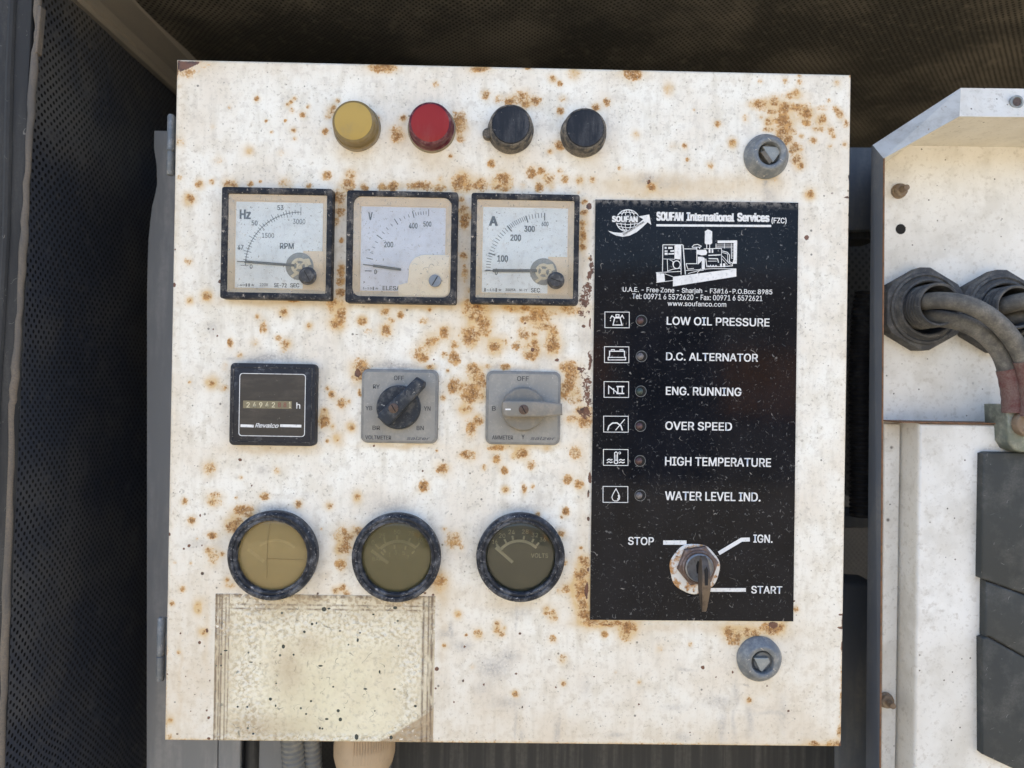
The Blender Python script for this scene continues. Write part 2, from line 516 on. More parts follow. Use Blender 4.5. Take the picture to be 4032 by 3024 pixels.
def perforated(name, base, dust, axes, pitch=.0050):
    t = NT(name)
    tc = t.n("ShaderNodeTexCoord"); sp = t.n("ShaderNodeSeparateXYZ"); cb = t.n("ShaderNodeCombineXYZ")
    t.l(tc.outputs["Object"], sp.inputs[0])
    wob = t.math('MULTIPLY', t.noise(9, 2), .012)
    t.l(t.math('ADD', sp.outputs[axes[0]], wob), cb.inputs[0]); t.l(t.math('ADD', sp.outputs[axes[1]], wob), cb.inputs[1])
    mp = t.n("ShaderNodeMapping"); mp.inputs["Rotation"].default_value = (0, 0, math.radians(45)); mp.inputs["Scale"].default_value = (1.15, 1, 1)
    t.l(cb.outputs[0], mp.inputs[0])
    v = t.n("ShaderNodeTexVoronoi", voronoi_dimensions='2D'); v.inputs["Scale"].default_value = 1 / pitch; v.inputs["Randomness"].default_value = 0.08
    t.l(mp.outputs[0], v.inputs["Vector"])
    hole = t.ramp(v.outputs["Distance"], .20, .36, 1, 0)
    big = t.noise(7, 4, .6)
    col = t.mix(t.ramp(big, .42, .68), base, dust)
    clog = t.ramp(t.noise(60, 4, .65), .56, .68, 1, .25)
    hole = t.math('MULTIPLY', hole, clog)
    col = t.mix(t.math('MULTIPLY', t.ramp(t.noise(120, 4, .7), .5, .72), .5), col, dust)
    col = t.mix(hole, col, (.003, .003, .003))
    t.bump(hole, -.6, .0008)
    return t.done(col, .55, .1)
M['perf_side'] = perforated("perforated_side_sheet", (.058, .066, .088), (.14, .135, .13), (1, 2), .0047)
M['perf_top'] = perforated("perforated_top_sheet", (.08, .074, .062), (.24, .21, .165), (0, 1), .0041)
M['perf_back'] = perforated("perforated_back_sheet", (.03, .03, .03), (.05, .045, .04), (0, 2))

# ------------------------------------------------------------------ the door paint: white, rusted, chipped
def door_paint():
    t = NT("rusted_white_paint")
    at1 = t.n("ShaderNodeAttribute", attribute_name="wear"); s1 = t.n("ShaderNodeSeparateColor"); t.l(at1.outputs["Color"], s1.inputs[0])
    at2 = t.n("ShaderNodeAttribute", attribute_name="marks"); s2 = t.n("ShaderNodeSeparateColor"); t.l(at2.outputs["Color"], s2.inputs[0])
    rust, halo, chip = s1.outputs; dirt_shade, grey, line = s2.outputs
    W = (.80, .782, .72)
    fine = t.noise(650, 4, .65); mid = t.noise(160, 5, .62); big = t.noise(22, 4, .6)
    col = t.mix(t.ramp(big, .38, .66), W, (.72, .665, .575))
    blot = t.noise(65, 5, .65)
    col = t.mix(t.math('MULTIPLY', t.ramp(blot, .48, .64), .42), col, (.60, .55, .45))
    st = t.noise(120, 3, .6, t.coord((1.6, 1, .25)))
    col = t.mix(t.math('MULTIPLY', t.ramp(st, .48, .72), .34), col, (.50, .465, .39))
    col = t.mix(t.math('MULTIPLY', t.ramp(mid, .50, .66), .42), col, (.50, .46, .40))
    col = t.mix(t.math('MULTIPLY', t.math('MULTIPLY', t.ramp(t.noise(480, 3, .6), .55, .66), t.ramp(blot, .40, .62, .25, 1)), .62), col, (.34, .30, .25))
    # dust and grime, with the painted contact shade below the instruments
    col = t.mix(t.math('MULTIPLY', dirt_shade, t.ramp(mid, .25, .7, .7, 1)), col, (.60, .475, .31))
    col = t.mix(t.math('MULTIPLY', grey, t.ramp(fine, .3, .65, .35, 1)), col, (.36, .335, .31))
    # fine scratches and specks
    col = t.mix(t.math('MULTIPLY', t.flecks(150, .010, .60), .5), col, (.30, .28, .25))
    col = t.mix(t.math('MULTIPLY', t.flecks(320, .014, .60, 4.0), .45), col, (.36, .33, .29))
    col = t.mix(t.math('MULTIPLY', t.dots(330, .20, .10), .7), col, (.25, .22, .18))
    col = t.mix(t.math('MULTIPLY', t.dots(120, .11, .20, 1.3), .85), col, (.13, .12, .10))
    # brown scraped lines (old label edge)
    ln = t.math('MULTIPLY', line, t.ramp(t.noise(500, 3, .6, t.coord((1, 1, .3))), .35, .6))
    col = t.mix(t.math('MULTIPLY', ln, .75), col, (.16, .12, .09))
    # rust
    hal = t.math('MULTIPLY', t.math('MINIMUM', t.math('MULTIPLY', halo, 1.7), .88), t.ramp(mid, .25, .65, .6, 1))
    col = t.mix(hal, col, (.58, .39, .16))
    g = t.noise(700, 4, .7); g2 = t.noise(230, 3, .6)
    g3 = t.noise(95, 3, .6)
    dens = t.math('ADD', t.math('MULTIPLY', rust, .92), t.math('ADD', t.math('MULTIPLY', t.math('SUBTRACT', g, .5), 2.0), t.math('ADD', t.math('MULTIPLY', t.math('SUBTRACT', g2, .5), 1.6), t.math('MULTIPLY', t.math('SUBTRACT', g3, .5), 1.5))))
    soft = t.ramp(dens, .12, .62)
    rm = t.ramp(dens, .32, .86)
    tone = t.ramp(t.math('ADD', t.math('MULTIPLY', t.noise(520, 4, .7), .8), t.math('MULTIPLY', rust, .18)), .34, .74)
    rc = t.mix(tone, (.50, .27, .095), (.16, .07, .025))
    rc = t.mix(t.math('MULTIPLY', t.ramp(t.noise(210, 3, .6, t.coord(loc=(4, 4, 4))), .50, .66), .75), rc, (.58, .34, .13))
    rc = t.mix(t.math('MULTIPLY', t.ramp(t.noise(900, 2), .58, .68), .7), rc, (.66, .50, .32))
    rc = t.mix(t.math('MULTIPLY', t.ramp(t.noise(330, 2), .64, .72), .75), rc, (.09, .04, .022))
    gate = t.ramp(rust, .06, .2)
    col = t.mix(t.math('MULTIPLY', t.math('MULTIPLY', soft, gate), .6), col, (.68, .48, .25))
    col = t.mix(t.math('MULTIPLY', rm, gate), col, rc)
    # bare metal where the paint has gone
    cd_ = t.math('ADD', chip, t.math('ADD', t.math('MULTIPLY', t.math('SUBTRACT', g2, .5), 1.0), t.math('MULTIPLY', t.math('SUBTRACT', g, .5), 1.0)))
    cm = t.math('MULTIPLY', t.ramp(cd_, .50, .56), t.ramp(chip, .08, .16))
    cc = t.mix(t.ramp(mid, .45, .7), (.15, .07, .042), (.04, .03, .027))
    col = t.mix(cm, col, cc)
    h = t.math('ADD', t.math('MULTIPLY', mid, .5), t.math('MULTIPLY', fine, .35))
    h = t.math('ADD', h, t.math('MULTIPLY', t.math('MULTIPLY', rm, gate), t.math('MULTIPLY', g, 1.6)))
    h = t.math('SUBTRACT', h, t.math('MULTIPLY', cm, .8))
    t.bump(h, .35, .00035)
    rough = t.ramp(t.math('MAXIMUM', rm, dirt_shade), 0, 1, .42, .85)
    return t.done(col, rough)
M['door'] = door_paint()

# spots: x, y, radius x, radius y, density ; coordinates of enlarged crops of the photograph
def S(ox, oy, rows, out):
    for r in rows:
        x, y, rx = r[0], r[1], r[2]
        ry = r[3] if len(r) > 3 and r[3] > 1.01 else rx
        d = r[3] if len(r) > 3 and r[3] <= 1.01 else (r[4] if len(r) > 4 else 1.0)
        out.append((ox + x / 2.212, oy + y / 2.212, rx / 2.212, ry / 2.212, d))
RUST = []
S(600, 200, [(910,420,22),(1175,470,18),(1210,445,18),(1240,415,18),(1355,485,16),(1215,520,24,.6),(1310,555,27,.8),(1160,610,12),(990,612,14),(1228,690,22),(1240,768,18,.7),(1040,705,14,.6),(675,490,14,.6),(525,660,16,.6),(1505,705,24),(1550,520,38,.8),(1530,570,25,.7),(1580,490,20),(1612,435,18),(1520,1085,38,.9),(1730,1080,42,.7),(1950,590,25),(240,800,35,.55),(570,945,35,.4),(240,1105,20,.6),(520,1140,25,.8),(410,1160,30,.8),(325,1295,40,.9),(650,1160,38),(700,1165,38,.8),(855,1160,25),(940,1140,14),(1160,1170,60,.45),(1360,1180,25),(1700,1175,60),(1850,1190,35),(2005,1190,35),(2100,1185,45),(1630,1270,62),(1640,1400,50,.8),(1600,1490,30,.7),(1650,1640,14),(2010,150,105,42,.95),(2140,730,68,.95),(2190,590,30),(840,880,22,.6),(1110,895,30,.4),(270,170,110,60,.5),(430,110,60,30,.5),(230,310,14,.5)], RUST)
S(1600, 200, [(635,155,80,35),(1055,148,28,14),(255,292,25,.7),(690,380,38,.85),(800,415,38,.6),(895,440,35),(1000,410,72,60,.85),(1040,470,35),(1125,435,42),(1360,420,25,.8),(1275,245,28,.9),(1335,285,25),(1465,190,55,.45),(1965,200,90,50),(1340,525,32),(1650,490,32),(1745,450,32),(1330,820,45),(1258,875,24),(1995,735,35,.6),(460,600,60,75,.82),(480,680,50,.85),(480,760,35,.7),(740,985,32),(380,915,18),(1085,1065,50),(1175,1050,30,.9),(1240,1120,50),(1380,1120,35),(1160,1185,40),(1270,1190,25,.7),(1340,1040,28,.6),(1510,1130,26,.8),(1625,1120,26,.85),(1855,1022,16),(480,1160,82,75),(640,1170,70,70),(835,1130,80,60),(820,1195,60,30),(300,1115,22,.7),(295,1195,55,30),(110,1180,115,42),(1015,1185,30,.5),(2140,1190,40),(1550,1310,25),(1550,1410,30),(1540,1500,28),(1530,1620,30),(500,1390,45),(510,1470,50,80),(480,1290,30,.7),(1500,1235,14)], RUST)
S(2500, 200, [(295,330,40,55,.5),(720,640,27,.9),(515,515,10),(850,810,34,.95),(435,830,25,.8),(330,835,35,.35),(15,725,18),(458,948,16),(655,998,28,.8),(965,590,28,.6),(1100,575,18,.6),(1090,475,78,48,.8),(1215,445,42),(1010,465,30,.7),(1190,525,42),(1305,500,55),(1360,390,90,35,.6),(1400,370,35,.8),(1280,590,64),(1310,650,62),(1290,720,52,70),(1170,620,38),(1160,690,48,24),(1330,780,42),(1400,490,60,32),(1480,510,60),(1500,560,36),(1495,625,34),(1625,600,45),(1600,685,50,25,.8),(1380,700,30,.6),(1450,740,22),(1550,780,30),(1705,690,35,.6),(1730,745,20),(1785,560,32),(1760,520,20),(1620,500,60,25,.5),(1740,505,30,.5),(1840,630,35,.6),(1690,435,16,.7),(1700,830,20,.7),(1825,815,18),(1400,850,55,40),(1410,950,50,45),(1440,1000,32),(1525,1250,32),(1310,265,22,.7),(1435,275,25,.8),(1430,215,14),(1760,285,25,.8),(1090,265,20,.5),(1220,1120,30,25,.4),(1880,220,12,.8)], RUST)
S(600, 900, [(315,285,32,.7),(475,585,36,.95),(325,625,22,.9),(1145,730,36),(915,765,20),(965,840,25,40,.65),(970,890,30,.6),(1370,845,22,.95),(1095,950,26),(890,990,32,.6),(680,995,22,35),(1155,1020,45,.85),(1185,995,25),(760,1105,24,.8),(635,1195,25,35,.5),(515,1345,26,1),(630,1390,40,25,.6),(325,1335,14),(1645,105,16),(1650,370,32,60),(1640,460,36,.75),(1640,555,42,34),(1600,640,64,42,.85),(1640,740,52,80),(1600,830,58,42,.9),(1560,700,32,.8),(1225,630,45,14),(1825,805,38,.9),(2025,720,35,.8),(2035,885,46),(2160,750,30),(2085,800,30,.7),(1885,895,35,25,.5),(1810,1225,78,72),(1785,1290,50),(1565,1448,30),(1525,1390,18),(1650,1520,42),(1710,1505,18,.7),(1500,1590,25),(1500,1650,35),(1805,1425,15,30)], RUST)
S(1600, 900, [(500,240,32),(510,390,32,60,.75),(540,540,32,.75),(1535,60,32,80),(1540,160,30),(1595,260,15),(535,650,34),(600,700,98,62),(560,760,42),(650,790,62,62),(680,840,58,52),(205,705,20),(150,805,45,25,.7),(335,905,45,55),(220,990,55,.85),(410,1010,38,.8),(330,1095,28,.8),(420,1130,46,52),(120,1090,72,62,.75),(155,1120,35),(560,930,82,88),(570,1020,32,.7),(690,900,42,.6),(770,1025,46),(850,980,45,.5),(1040,700,62,32,.8),(930,700,82,27,.8),(1130,760,62,72),(1050,790,62,42,.8),(1200,730,125,32,.7),(1420,710,80,42,.9),(1230,780,30,.7),(1190,850,72,36),(1280,900,46,52),(1275,1010,60,76),(1020,920,50,56),(965,1020,42,42,.7),(1040,1020,30,.6),(1120,920,30,.8),(1118,990,34),(1130,1060,46),(1070,1100,56,30),(1100,1130,20),(860,1205,38,28),(710,1200,30,20,.7),(215,1210,38,25),(590,1230,62,52),(600,1290,58,52),(640,1330,66,70),(590,1390,62,52),(420,1375,62,66),(510,1360,25,.7),(560,1450,72,62),(620,1460,62,42,.8),(515,1570,50,42,.7),(318,1472,24),(360,1240,16),(1400,1210,72,50),(1440,1260,62),(1430,1340,50),(1400,1390,60,42),(1370,1440,30,60,.8),(1480,1420,50,.6),(1480,1490,62,42,.75),(1540,1590,70,42),(620,1650,30)], RUST)
S(600, 1600, [(1490,130,46,56),(1500,40,20),(1570,175,14),(1605,280,20,.8),(1525,300,16),(1730,180,30,28),(495,540,45,.75),(1080,563,26,.8),(770,620,16,.8),(280,825,28,.9),(545,810,60,50,.8),(520,830,30),(730,795,14,.8),(980,785,38,25),(1275,850,30),(1535,868,30),(1785,795,26),(345,1000,34),(800,910,74,48),(850,950,30),(700,1040,56,60),(740,1000,40,.8),(520,1120,42,26),(390,1155,10),(490,1255,26),(530,1310,46,60,.85),(610,1285,20),(195,1360,14,.6),(335,1365,10),(265,1590,22,.9),(650,1510,20),(680,1560,40,25,.6),(1670,1180,70,105,.9),(1790,1090,58,42,.9),(1630,1250,32),(1640,1380,45,50,.9),(1660,1370,18),(1600,1610,30),(1650,1580,30),(1690,1630,28),(1470,1070,14,.5)], RUST)
S(1600, 1600, [(560,190,50,65),(630,120,36,36),(1480,400,46,50,.85),(800,365,70,25),(1000,405,56,50),(930,435,25,.7),(1220,370,25,.8),(530,425,66,42),(785,460,35),(680,535,24,.8),(848,555,33),(1082,510,38,.8),(315,545,52,42),(155,690,42,50),(1405,635,35),(1500,685,38),(860,725,24),(1028,720,22,35),(1098,700,16,22),(1385,920,35),(1350,965,14),(1145,942,22),(1350,1105,32),(335,1070,20,.6),(405,1165,58,65,.9),(485,1230,25,.4),(265,385,12),(1520,1235,16),(1380,1360,25,.7),(1545,1360,52,52),(1530,1460,56,100),(1520,1550,52,70),(1520,1640,50),(1390,1590,35),(1325,1610,18,.7),(290,1530,60,85,.65),(1550,130,62,50),(1450,110,62,30,.8)], RUST)
S(1600, 2274, [(1530,60,62,72),(1520,130,52,62),(1540,230,52,62),(1540,320,52,52),(1620,385,92,42),(1760,395,150,26),(1930,430,72,52),(1920,500,52,50,.9),(1725,498,28),(1220,270,24),(1215,310,22),(1270,340,38),(1280,300,20,.8),(450,318,24,.9),(790,405,28),(790,460,30),(830,490,26),(855,440,16),(625,492,34,.8),(518,500,12),(1275,535,30),(330,590,16),(1360,712,34,.85),(1365,922,22),(950,1015,24),(2030,910,18,.7),(1820,825,12,.5),(575,775,18,.5)], RUST)
S(2500, 2274, [(820,470,42),(870,500,82,70),(1000,480,82,46),(1200,450,92,50),(1270,430,36),(1400,275,25),(215,618,25,.5),(485,580,20,.5),(992,1070,24),(1555,1450,62,26),(1740,1450,58,30),(1780,1340,25,50,.7)], RUST)
S(600, 2274, [(400,255,28,46,.8),(400,285,22),(450,475,20),(232,652,16),(170,225,22),(265,102,16),(155,1245,18,.7),(130,1395,42,.6)], RUST)
HALO = []
S(600, 200, [(830,870,62,.4),(410,1160,48,.45),(325,1295,58,.5),(1160,1160,70,.25),(2010,150,110,50,.4)], HALO)
S(1600, 200, [(1465,190,60,.4),(1510,1125,50,.35),(480,1080,45,.4),(1275,245,36,.3),(500,1160,110,.3),(840,1130,95,.25)], HALO)
S(2500, 200, [(295,330,48,60,.35),(850,800,48,.35),(1525,1250,52,.6),(1400,380,70,45,.4),(1340,560,110,90,.35),(1120,450,60,40,.4),(1300,640,90,120,.4),(1625,600,55,.4)], HALO)
S(600, 900, [(475,585,52,.6),(325,625,48,.45),(1150,720,66,.35),(1370,850,36,.45),(515,1345,66,.65),(2035,885,60,.4),(1825,805,50,.4),(1600,830,80,.35)], HALO)
S(1600, 900, [(770,1030,86,.75),(1275,1010,72,92,.5),(300,900,120,90,.22),(560,930,100,.35),(500,1580,70,.45),(900,690,110,40,.5),(700,750,120,.25),(200,990,80,.3)], HALO)
S(600, 1600, [(1605,280,68,.5),(1730,180,52,.5),(1570,175,30,.4),(1785,790,46,60,.45),(690,1000,80,90,.35),(1670,1180,85,120,.3),(495,540,60,.25)], HALO)
S(1600, 1600, [(860,725,42,.4),(290,1530,70,95,.4),(1530,1460,75,120,.3),(1000,405,70,.3)], HALO)
S(1600, 2274, [(450,318,44,.45),(1530,200,80,220,.3),(1640,395,150,60,.4),(1925,470,85,.35),(625,492,48,.35),(950,1015,34,.4)], HALO)
S(2500, 2274, [(900,490,140,90,.35),(1210,460,110,70,.3)], HALO)
S(600, 2274, [(400,260,46,70,.55),(445,475,50,.6),(155,1240,44,.5)], HALO)
CHIP = []
S(600, 200, [(1215,1335,1,.1)], CHIP)
S(1600, 200, [(1590,1355,24,28),(2110,1120,40,45,.55),(2030,1240,60,30,.35),(2150,1080,40,.4)], CHIP)
S(2500, 200, [(1495,1630,24,22),(1850,1280,28,8),(1860,1220,10),(1868,1100,8,30),(1870,1420,10,20),(1870,1560,8,30),(1718,1238,16,5,.8)], CHIP)
S(600, 900, [(1788,1260,26,36),(190,490,16,20),(197,182,10),(170,480,8,20),(530,877,8),(565,935,8),(1115,770,8),(1782,925,14,6),(590,460,16)], CHIP)
S(1600, 900, [(1612,320,22,100,.72),(1590,430,30,80,.66),(1580,520,50,80,.60),(1550,620,60,90,.62),(1532,720,36,80,.58),(1570,740,50,50,.5),(1545,850,20,14),(1595,1100,26,90,.55),(1525,1240,50,70,.58),(1560,1320,56,90,.60),(1585,1420,44,100,.62),(1570,1500,70,60,.55),(1550,1600,70,40,.68),(1605,830,8,60),(1310,1145,22,14),(1100,1055,16,18),(1035,825,10),(240,1140,9),(1600,1180,14,60,.8)], CHIP)
S(600, 1600, [(762,465,18,14),(145,1115,16),(275,1240,10),(320,1215,14),(1930,345,10),(865,690,8),(367,515,6),(418,948,9,16),(240,742,6),(430,1210,8),(435,1455,14),(1440,1630,10)], CHIP)
S(1600, 1600, [(142,563,10),(1560,60,50,60,.7),(1600,620,18,60,.75),(1585,760,10,40,.8),(1585,980,14,20),(1585,1420,10,20),(1570,1610,16,70),(875,180,8),(1540,30,50,30,.6)], CHIP)
S(1600, 2274, [(1568,120,16,55),(265,795,18),(990,487,12),(495,900,12),(505,602,10),(955,838,10),(1303,955,10),(1245,716,8),(258,965,10),(675,932,8,12),(235,150,14,10),(160,135,14,10),(1635,862,8),(1010,1130,8,12),(2025,1105,12,10),(415,1085,10,6)], CHIP)
S(2500, 2274, [(1208,415,48,28),(1812,380,8,70),(1792,440,34,12),(1800,322,28,8),(1806,600,8,50),(590,785,16,18),(850,825,10,14),(1150,945,8),(1337,1163,10),(480,1350,8),(1790,1450,12,26),(705,868,8),(1385,205,10)], CHIP)
S(600, 2274, [(410,567,12,14),(475,462,12,20),(490,1220,13),(490,1405,14),(245,487,8),(290,862,7),(368,1018,6),(130,842,8),(475,1157,9),(335,1165,7),(500,898,8),(215,1362,8)], CHIP)
DIRT_SHADE = []      # beige dust, plus contact shade painted in below and beside the instruments
S(600, 200, [(1830,1000,280,170,.22),(1750,900,160,60,.35),(900,60,700,140,.28),(250,400,60,500,.22)], DIRT_SHADE)
S(1600, 200, [(220,980,260,140,.38),(910,960,220,110,.25),(1560,970,220,90,.25),(600,90,900,80,.25),(2000,1180,420,130,.42),(250,1180,300,60,.2)], DIRT_SHADE)
S(2500, 200, [(200,1180,600,120,.5),(900,1180,520,110,.42),(1150,1120,130,60,.4),(1100,120,900,110,.28),(1700,1100,200,500,.15)], DIRT_SHADE)
S(600, 900, [(1070,650,520,40,.6),(1630,400,90,500,.3),(2150,660,500,40,.55),(1600,700,90,80,.3),(200,200,60,800,.2)], DIRT_SHADE)
S(1600, 900, [(200,680,260,34,.45),(1030,690,520,40,.55),(500,400,70,500,.35),(1540,300,60,500,.35),(1590,900,70,500,.25),(100,1210,200,30,.3),(1000,1210,300,34,.35)], DIRT_SHADE)
S(600, 1600, [(1050,385,400,38,.55),(2050,345,260,26,.5),(150,800,40,800,.25),(1500,1500,90,300,.28)], DIRT_SHADE)
S(1600, 1600, [(60,345,230,26,.5),(1020,355,340,30,.5),(1540,900,70,900,.3),(400,1650,400,90,.2)], DIRT_SHADE)
S(1600, 2274, [(1000,240,360,50,.35),(320,400,70,420,.35),(1000,1500,1200,260,.22),(600,1100,700,400,.12),(1900,430,300,60,.35)], DIRT_SHADE)
S(2500, 2274, [(600,430,700,60,.4),(1150,980,240,90,.25),(800,1500,1100,260,.26),(1560,700,300,900,.14)], DIRT_SHADE)
S(600, 2274, [(250,900,300,900,.26),(470,500,26,380,.35),(240,950,16,500,.3)], DIRT_SHADE)
GREY = []      # grey smears and wash marks
S(600, 900, [(1000,1130,150,50,.75),(1180,1110,50,60,.6),(870,1150,40,24,.8),(520,860,60,60,.4),(2100,1200,240,40,.65),(680,1135,60,14,.6)], GREY)
S(1600, 900, [(850,1215,200,24,.6),(1180,1130,170,90,.35),(-60,1190,160,34,.5),(1560,960,70,110,.35)], GREY)
S(600, 1600, [(1080,885,170,44,.65),(960,560,60,50,.45),(1450,1300,40,300,.25),(2080,860,200,90,.45),(400,1200,160,60,.3)], GREY)
S(1600, 1600, [(1150,780,140,90,.3),(1180,620,260,50,.22),(250,1180,60,260,.3),(1000,880,220,40,.4)], GREY)
S(1600, 2274, [(760,790,130,95,.65),(900,690,90,60,.55),(490,595,80,50,.6),(880,1090,150,60,.4),(660,960,90,60,.3),(1010,300,90,60,.4),(330,500,80,40,.45),(390,450,24,80,.6),(960,350,12,140,.4),(1300,1350,24,110,.5),(1330,1330,14,120,.45),(950,1300,12,150,.45),(1010,1380,20,70,.4),(1560,960,60,90,.25),(1830,1370,70,24,.5)], GREY)
S(2500, 2274, [(760,1300,36,150,.5),(860,1270,24,140,.4),(1000,1240,36,130,.5),(740,1080,120,60,.45),(1290,1170,40,170,.28),(1180,1180,180,20,.35),(440,800,70,14,.5),(350,1130,110,34,.35),(880,1000,30,110,.4),(420,1390,70,40,.4)], GREY)
S(2500, 200, [(110,1130,90,60,.6),(1140,1140,24,60,.6),(1100,1100,50,20,.5),(1200,1110,60,20,.5),(1160,1240,60,60,.45),(300,1150,200,60,.3)], GREY)

def field(spots, X, Z, hard, amp=1.3):
    """smooth density of a list of spots over the points X, Z (mm)"""
    out = np.zeros_like(X)
    k = rng.uniform(.12, .5, (8, 2)) * rng.choice([-1, 1], (8, 2)); ph = rng.uniform(0, 6.28, (8, 2))
    dx = sum(np.sin(k[i, 0] * X + k[i, 1] * Z + ph[i, 0]) for i in range(8)) * .5 * amp / 1.5
    dz = sum(np.sin(k[i, 1] * X - k[i, 0] * Z + ph[i, 1]) for i in range(8)) * .5 * amp / 1.5
    Xd, Zd = X + dx * .5, Z + dz * .5
    xs = X[0]; zs = Z[:, 0]
    for px, py, rx, ry, d in spots:
        cx, cz = at(px, py)
        ax, az = rx * .1618, ry * .1618
        m = 1.9 if not hard else 1.6
        i0, i1 = np.searchsorted(xs, [cx - ax * m - 2, cx + ax * m + 2]); j0, j1 = np.searchsorted(zs, [cz - az * m - 2, cz + az * m + 2])
        if i1 <= i0 or j1 <= j0: continue
        kk = min(1.0, max(ax, az) / 6.0)
        xx = X[j0:j1, i0:i1] + dx[j0:j1, i0:i1] * .5 * kk; zz = Z[j0:j1, i0:i1] + dz[j0:j1, i0:i1] * .5 * kk
        q = ((xx - cx) / ax) ** 2 + ((zz - cz) / az) ** 2
        if hard: val = d * np.clip(1.08 - .52 * q, 0, 1)
        else: val = d * np.exp(-q * 1.1)
        s = out[j0:j1, i0:i1]
        if hard: np.maximum(s, val, out=s)
        else: out[j0:j1, i0:i1] = 1 - (1 - s) * (1 - np.clip(val, 0, 1))
    return out

def inpoly(X, Z, poly):
    c = np.zeros(X.shape, bool); n = len(poly)
    for i in range(n):
        (x0, z0), (x1, z1) = poly[i - 1], poly[i]
        if abs(z1 - z0) < 1e-9: continue
        c ^= ((z0 > Z) != (z1 > Z)) & (X < (x1 - x0) * (Z - z0) / (z1 - z0) + x0)
    return c

def sheet(name, xs, zs, yf, mat, parent, wrap, attrs):
    """fine grid front sheet with rounded-over edge rows; attrs(X, Z) -> two (.., 4) arrays"""
    X, Z = np.meshgrid(xs, zs)
    Y = np.full_like(X, yf)
    x0, x1, z0, z1 = xs[0], xs[-1], zs[0], zs[-1]
    nx, nz = len(xs), len(zs)
    a1, a2 = attrs(X, Z)
    d = np.minimum(np.minimum(X - x0, x1 - X), np.minimum(Z - z0, z1 - Z))
    Y = Y + wrap * np.clip(1 - d / wrap, 0, 1) ** 2 * .6
    V = np.stack([X, Y, Z], -1).reshape(-1, 3)
    idx = np.arange(nx * nz).reshape(nz, nx)
    F = np.stack([idx[:-1, :-1], idx[:-1, 1:], idx[1:, 1:], idx[1:, :-1]], -1).reshape(-1, 4)
    me = bpy.data.meshes.new(name)
    # flange running back from the perimeter
    per = np.concatenate([idx[0, :], idx[1:, -1], idx[-1, -2::-1], idx[-2:0:-1, 0]])
    pv = V[per].copy(); pb = pv.copy(); pb[:, 1] = yf + 18
    n0 = len(V); n = len(per)
    V = np.concatenate([V, pb]); back = np.arange(n0, n0 + n)
    Fs = np.stack([per, back, np.roll(back, -1), np.roll(per, -1)], -1)
    F = np.concatenate([F, Fs])
    A1 = np.concatenate([a1.reshape(-1, 4), a1.reshape(-1, 4)[per]]); A2 = np.concatenate([a2.reshape(-1, 4), a2.reshape(-1, 4)[per]])
    org = np.array([(x0 + x1) / 2, yf, (z0 + z1) / 2])
    me.vertices.add(len(V)); me.vertices.foreach_set("co", ((V - org) * MM).ravel())
    me.loops.add(F.size); me.loops.foreach_set("vertex_index", F.ravel().astype(np.int32))
    me.polygons.add(len(F)); me.polygons.foreach_set("loop_start", np.arange(0, F.size, 4, dtype=np.int32))
    me.update(calc_edges=True); me.validate()
    for nm, A in (("wear", A1), ("marks", A2)):
        at_ = me.attributes.new(nm, 'FLOAT_COLOR', 'POINT'); at_.data.foreach_set("color", A.astype(np.float32).ravel())
    return link(name, me, mat, parent, tuple(org), 40)

# ------------------------------------------------------------------ the enclosure round the panel
def slab(name, pts, mat, origin):
    me = bpy.data.meshes.new(name)
    return me

def flat_grid(name, P0, U, Vv, nu, nv, mat, bulge=0.0, thick=None):
    """a slightly uneven sheet spanned by two vectors (mm)"""
    P0, U, Vv = Vector(P0), Vector(U), Vector(Vv)
    N = U.cross(Vv).normalized()
    b = MB()
    for j in range(nv + 1):
        for i in range(nu + 1):
            s, t = i / nu, j / nv
            q = P0 + U * s + Vv * t + N * bulge * (math.sin(s * 9 + t * 3) * math.sin(t * 11 + 1) + .4 * math.sin(s * 23) * math.sin(t * 19))
            b.v.append(tuple(q))
    for j in range(nv):
        for i in range(nu):
            a = j * (nu + 1) + i
            b.f.append((a, a + 1, a + nu + 2, a + nu + 1))
    return b.build(name, mat, None, tuple(P0), 60)

WX, CZ, BY = -330, 312, 470
structure(flat_grid("side_wall", (WX, -5, -620), (0, BY + 5, 0), (0, 0, CZ + 620), 24, 40, M['perf_side'], 3.0))
structure(flat_grid("ceiling", (WX, -45, CZ), (1300, 0, 0), (0, BY + 45, 0), 40, 20, M['perf_top'], 4.0))
structure(flat_grid("back_wall", (WX, BY, -620), (1300, 0, 0), (0, 0, CZ + 620), 10, 10, M['perf_back'], 1.0))
b = MB(); b.box(WX - 40, 980, -55, BY + 60, CZ + 30, CZ + 60)
structure(b.build("roof", M['post']))
b = MB(); b.box(WX - 40, WX - 30, -20, BY + 60, -1100, CZ + 30); structure(b.build("outer_side_wall", M['post']))
b = MB(); b.box(WX - 30, 980, BY + 30, BY + 40, -1100, CZ + 30); structure(b.build("outer_back_wall", M['post']))
b = MB(); b.box(960, 970, -20, BY + 30, -1100, CZ + 30); structure(b.build("outer_end_wall", M['post']))
b = MB(); b.box(WX - 30, 960, -20, BY + 30, -640, -622); structure(b.build("base_floor", M['apron']))

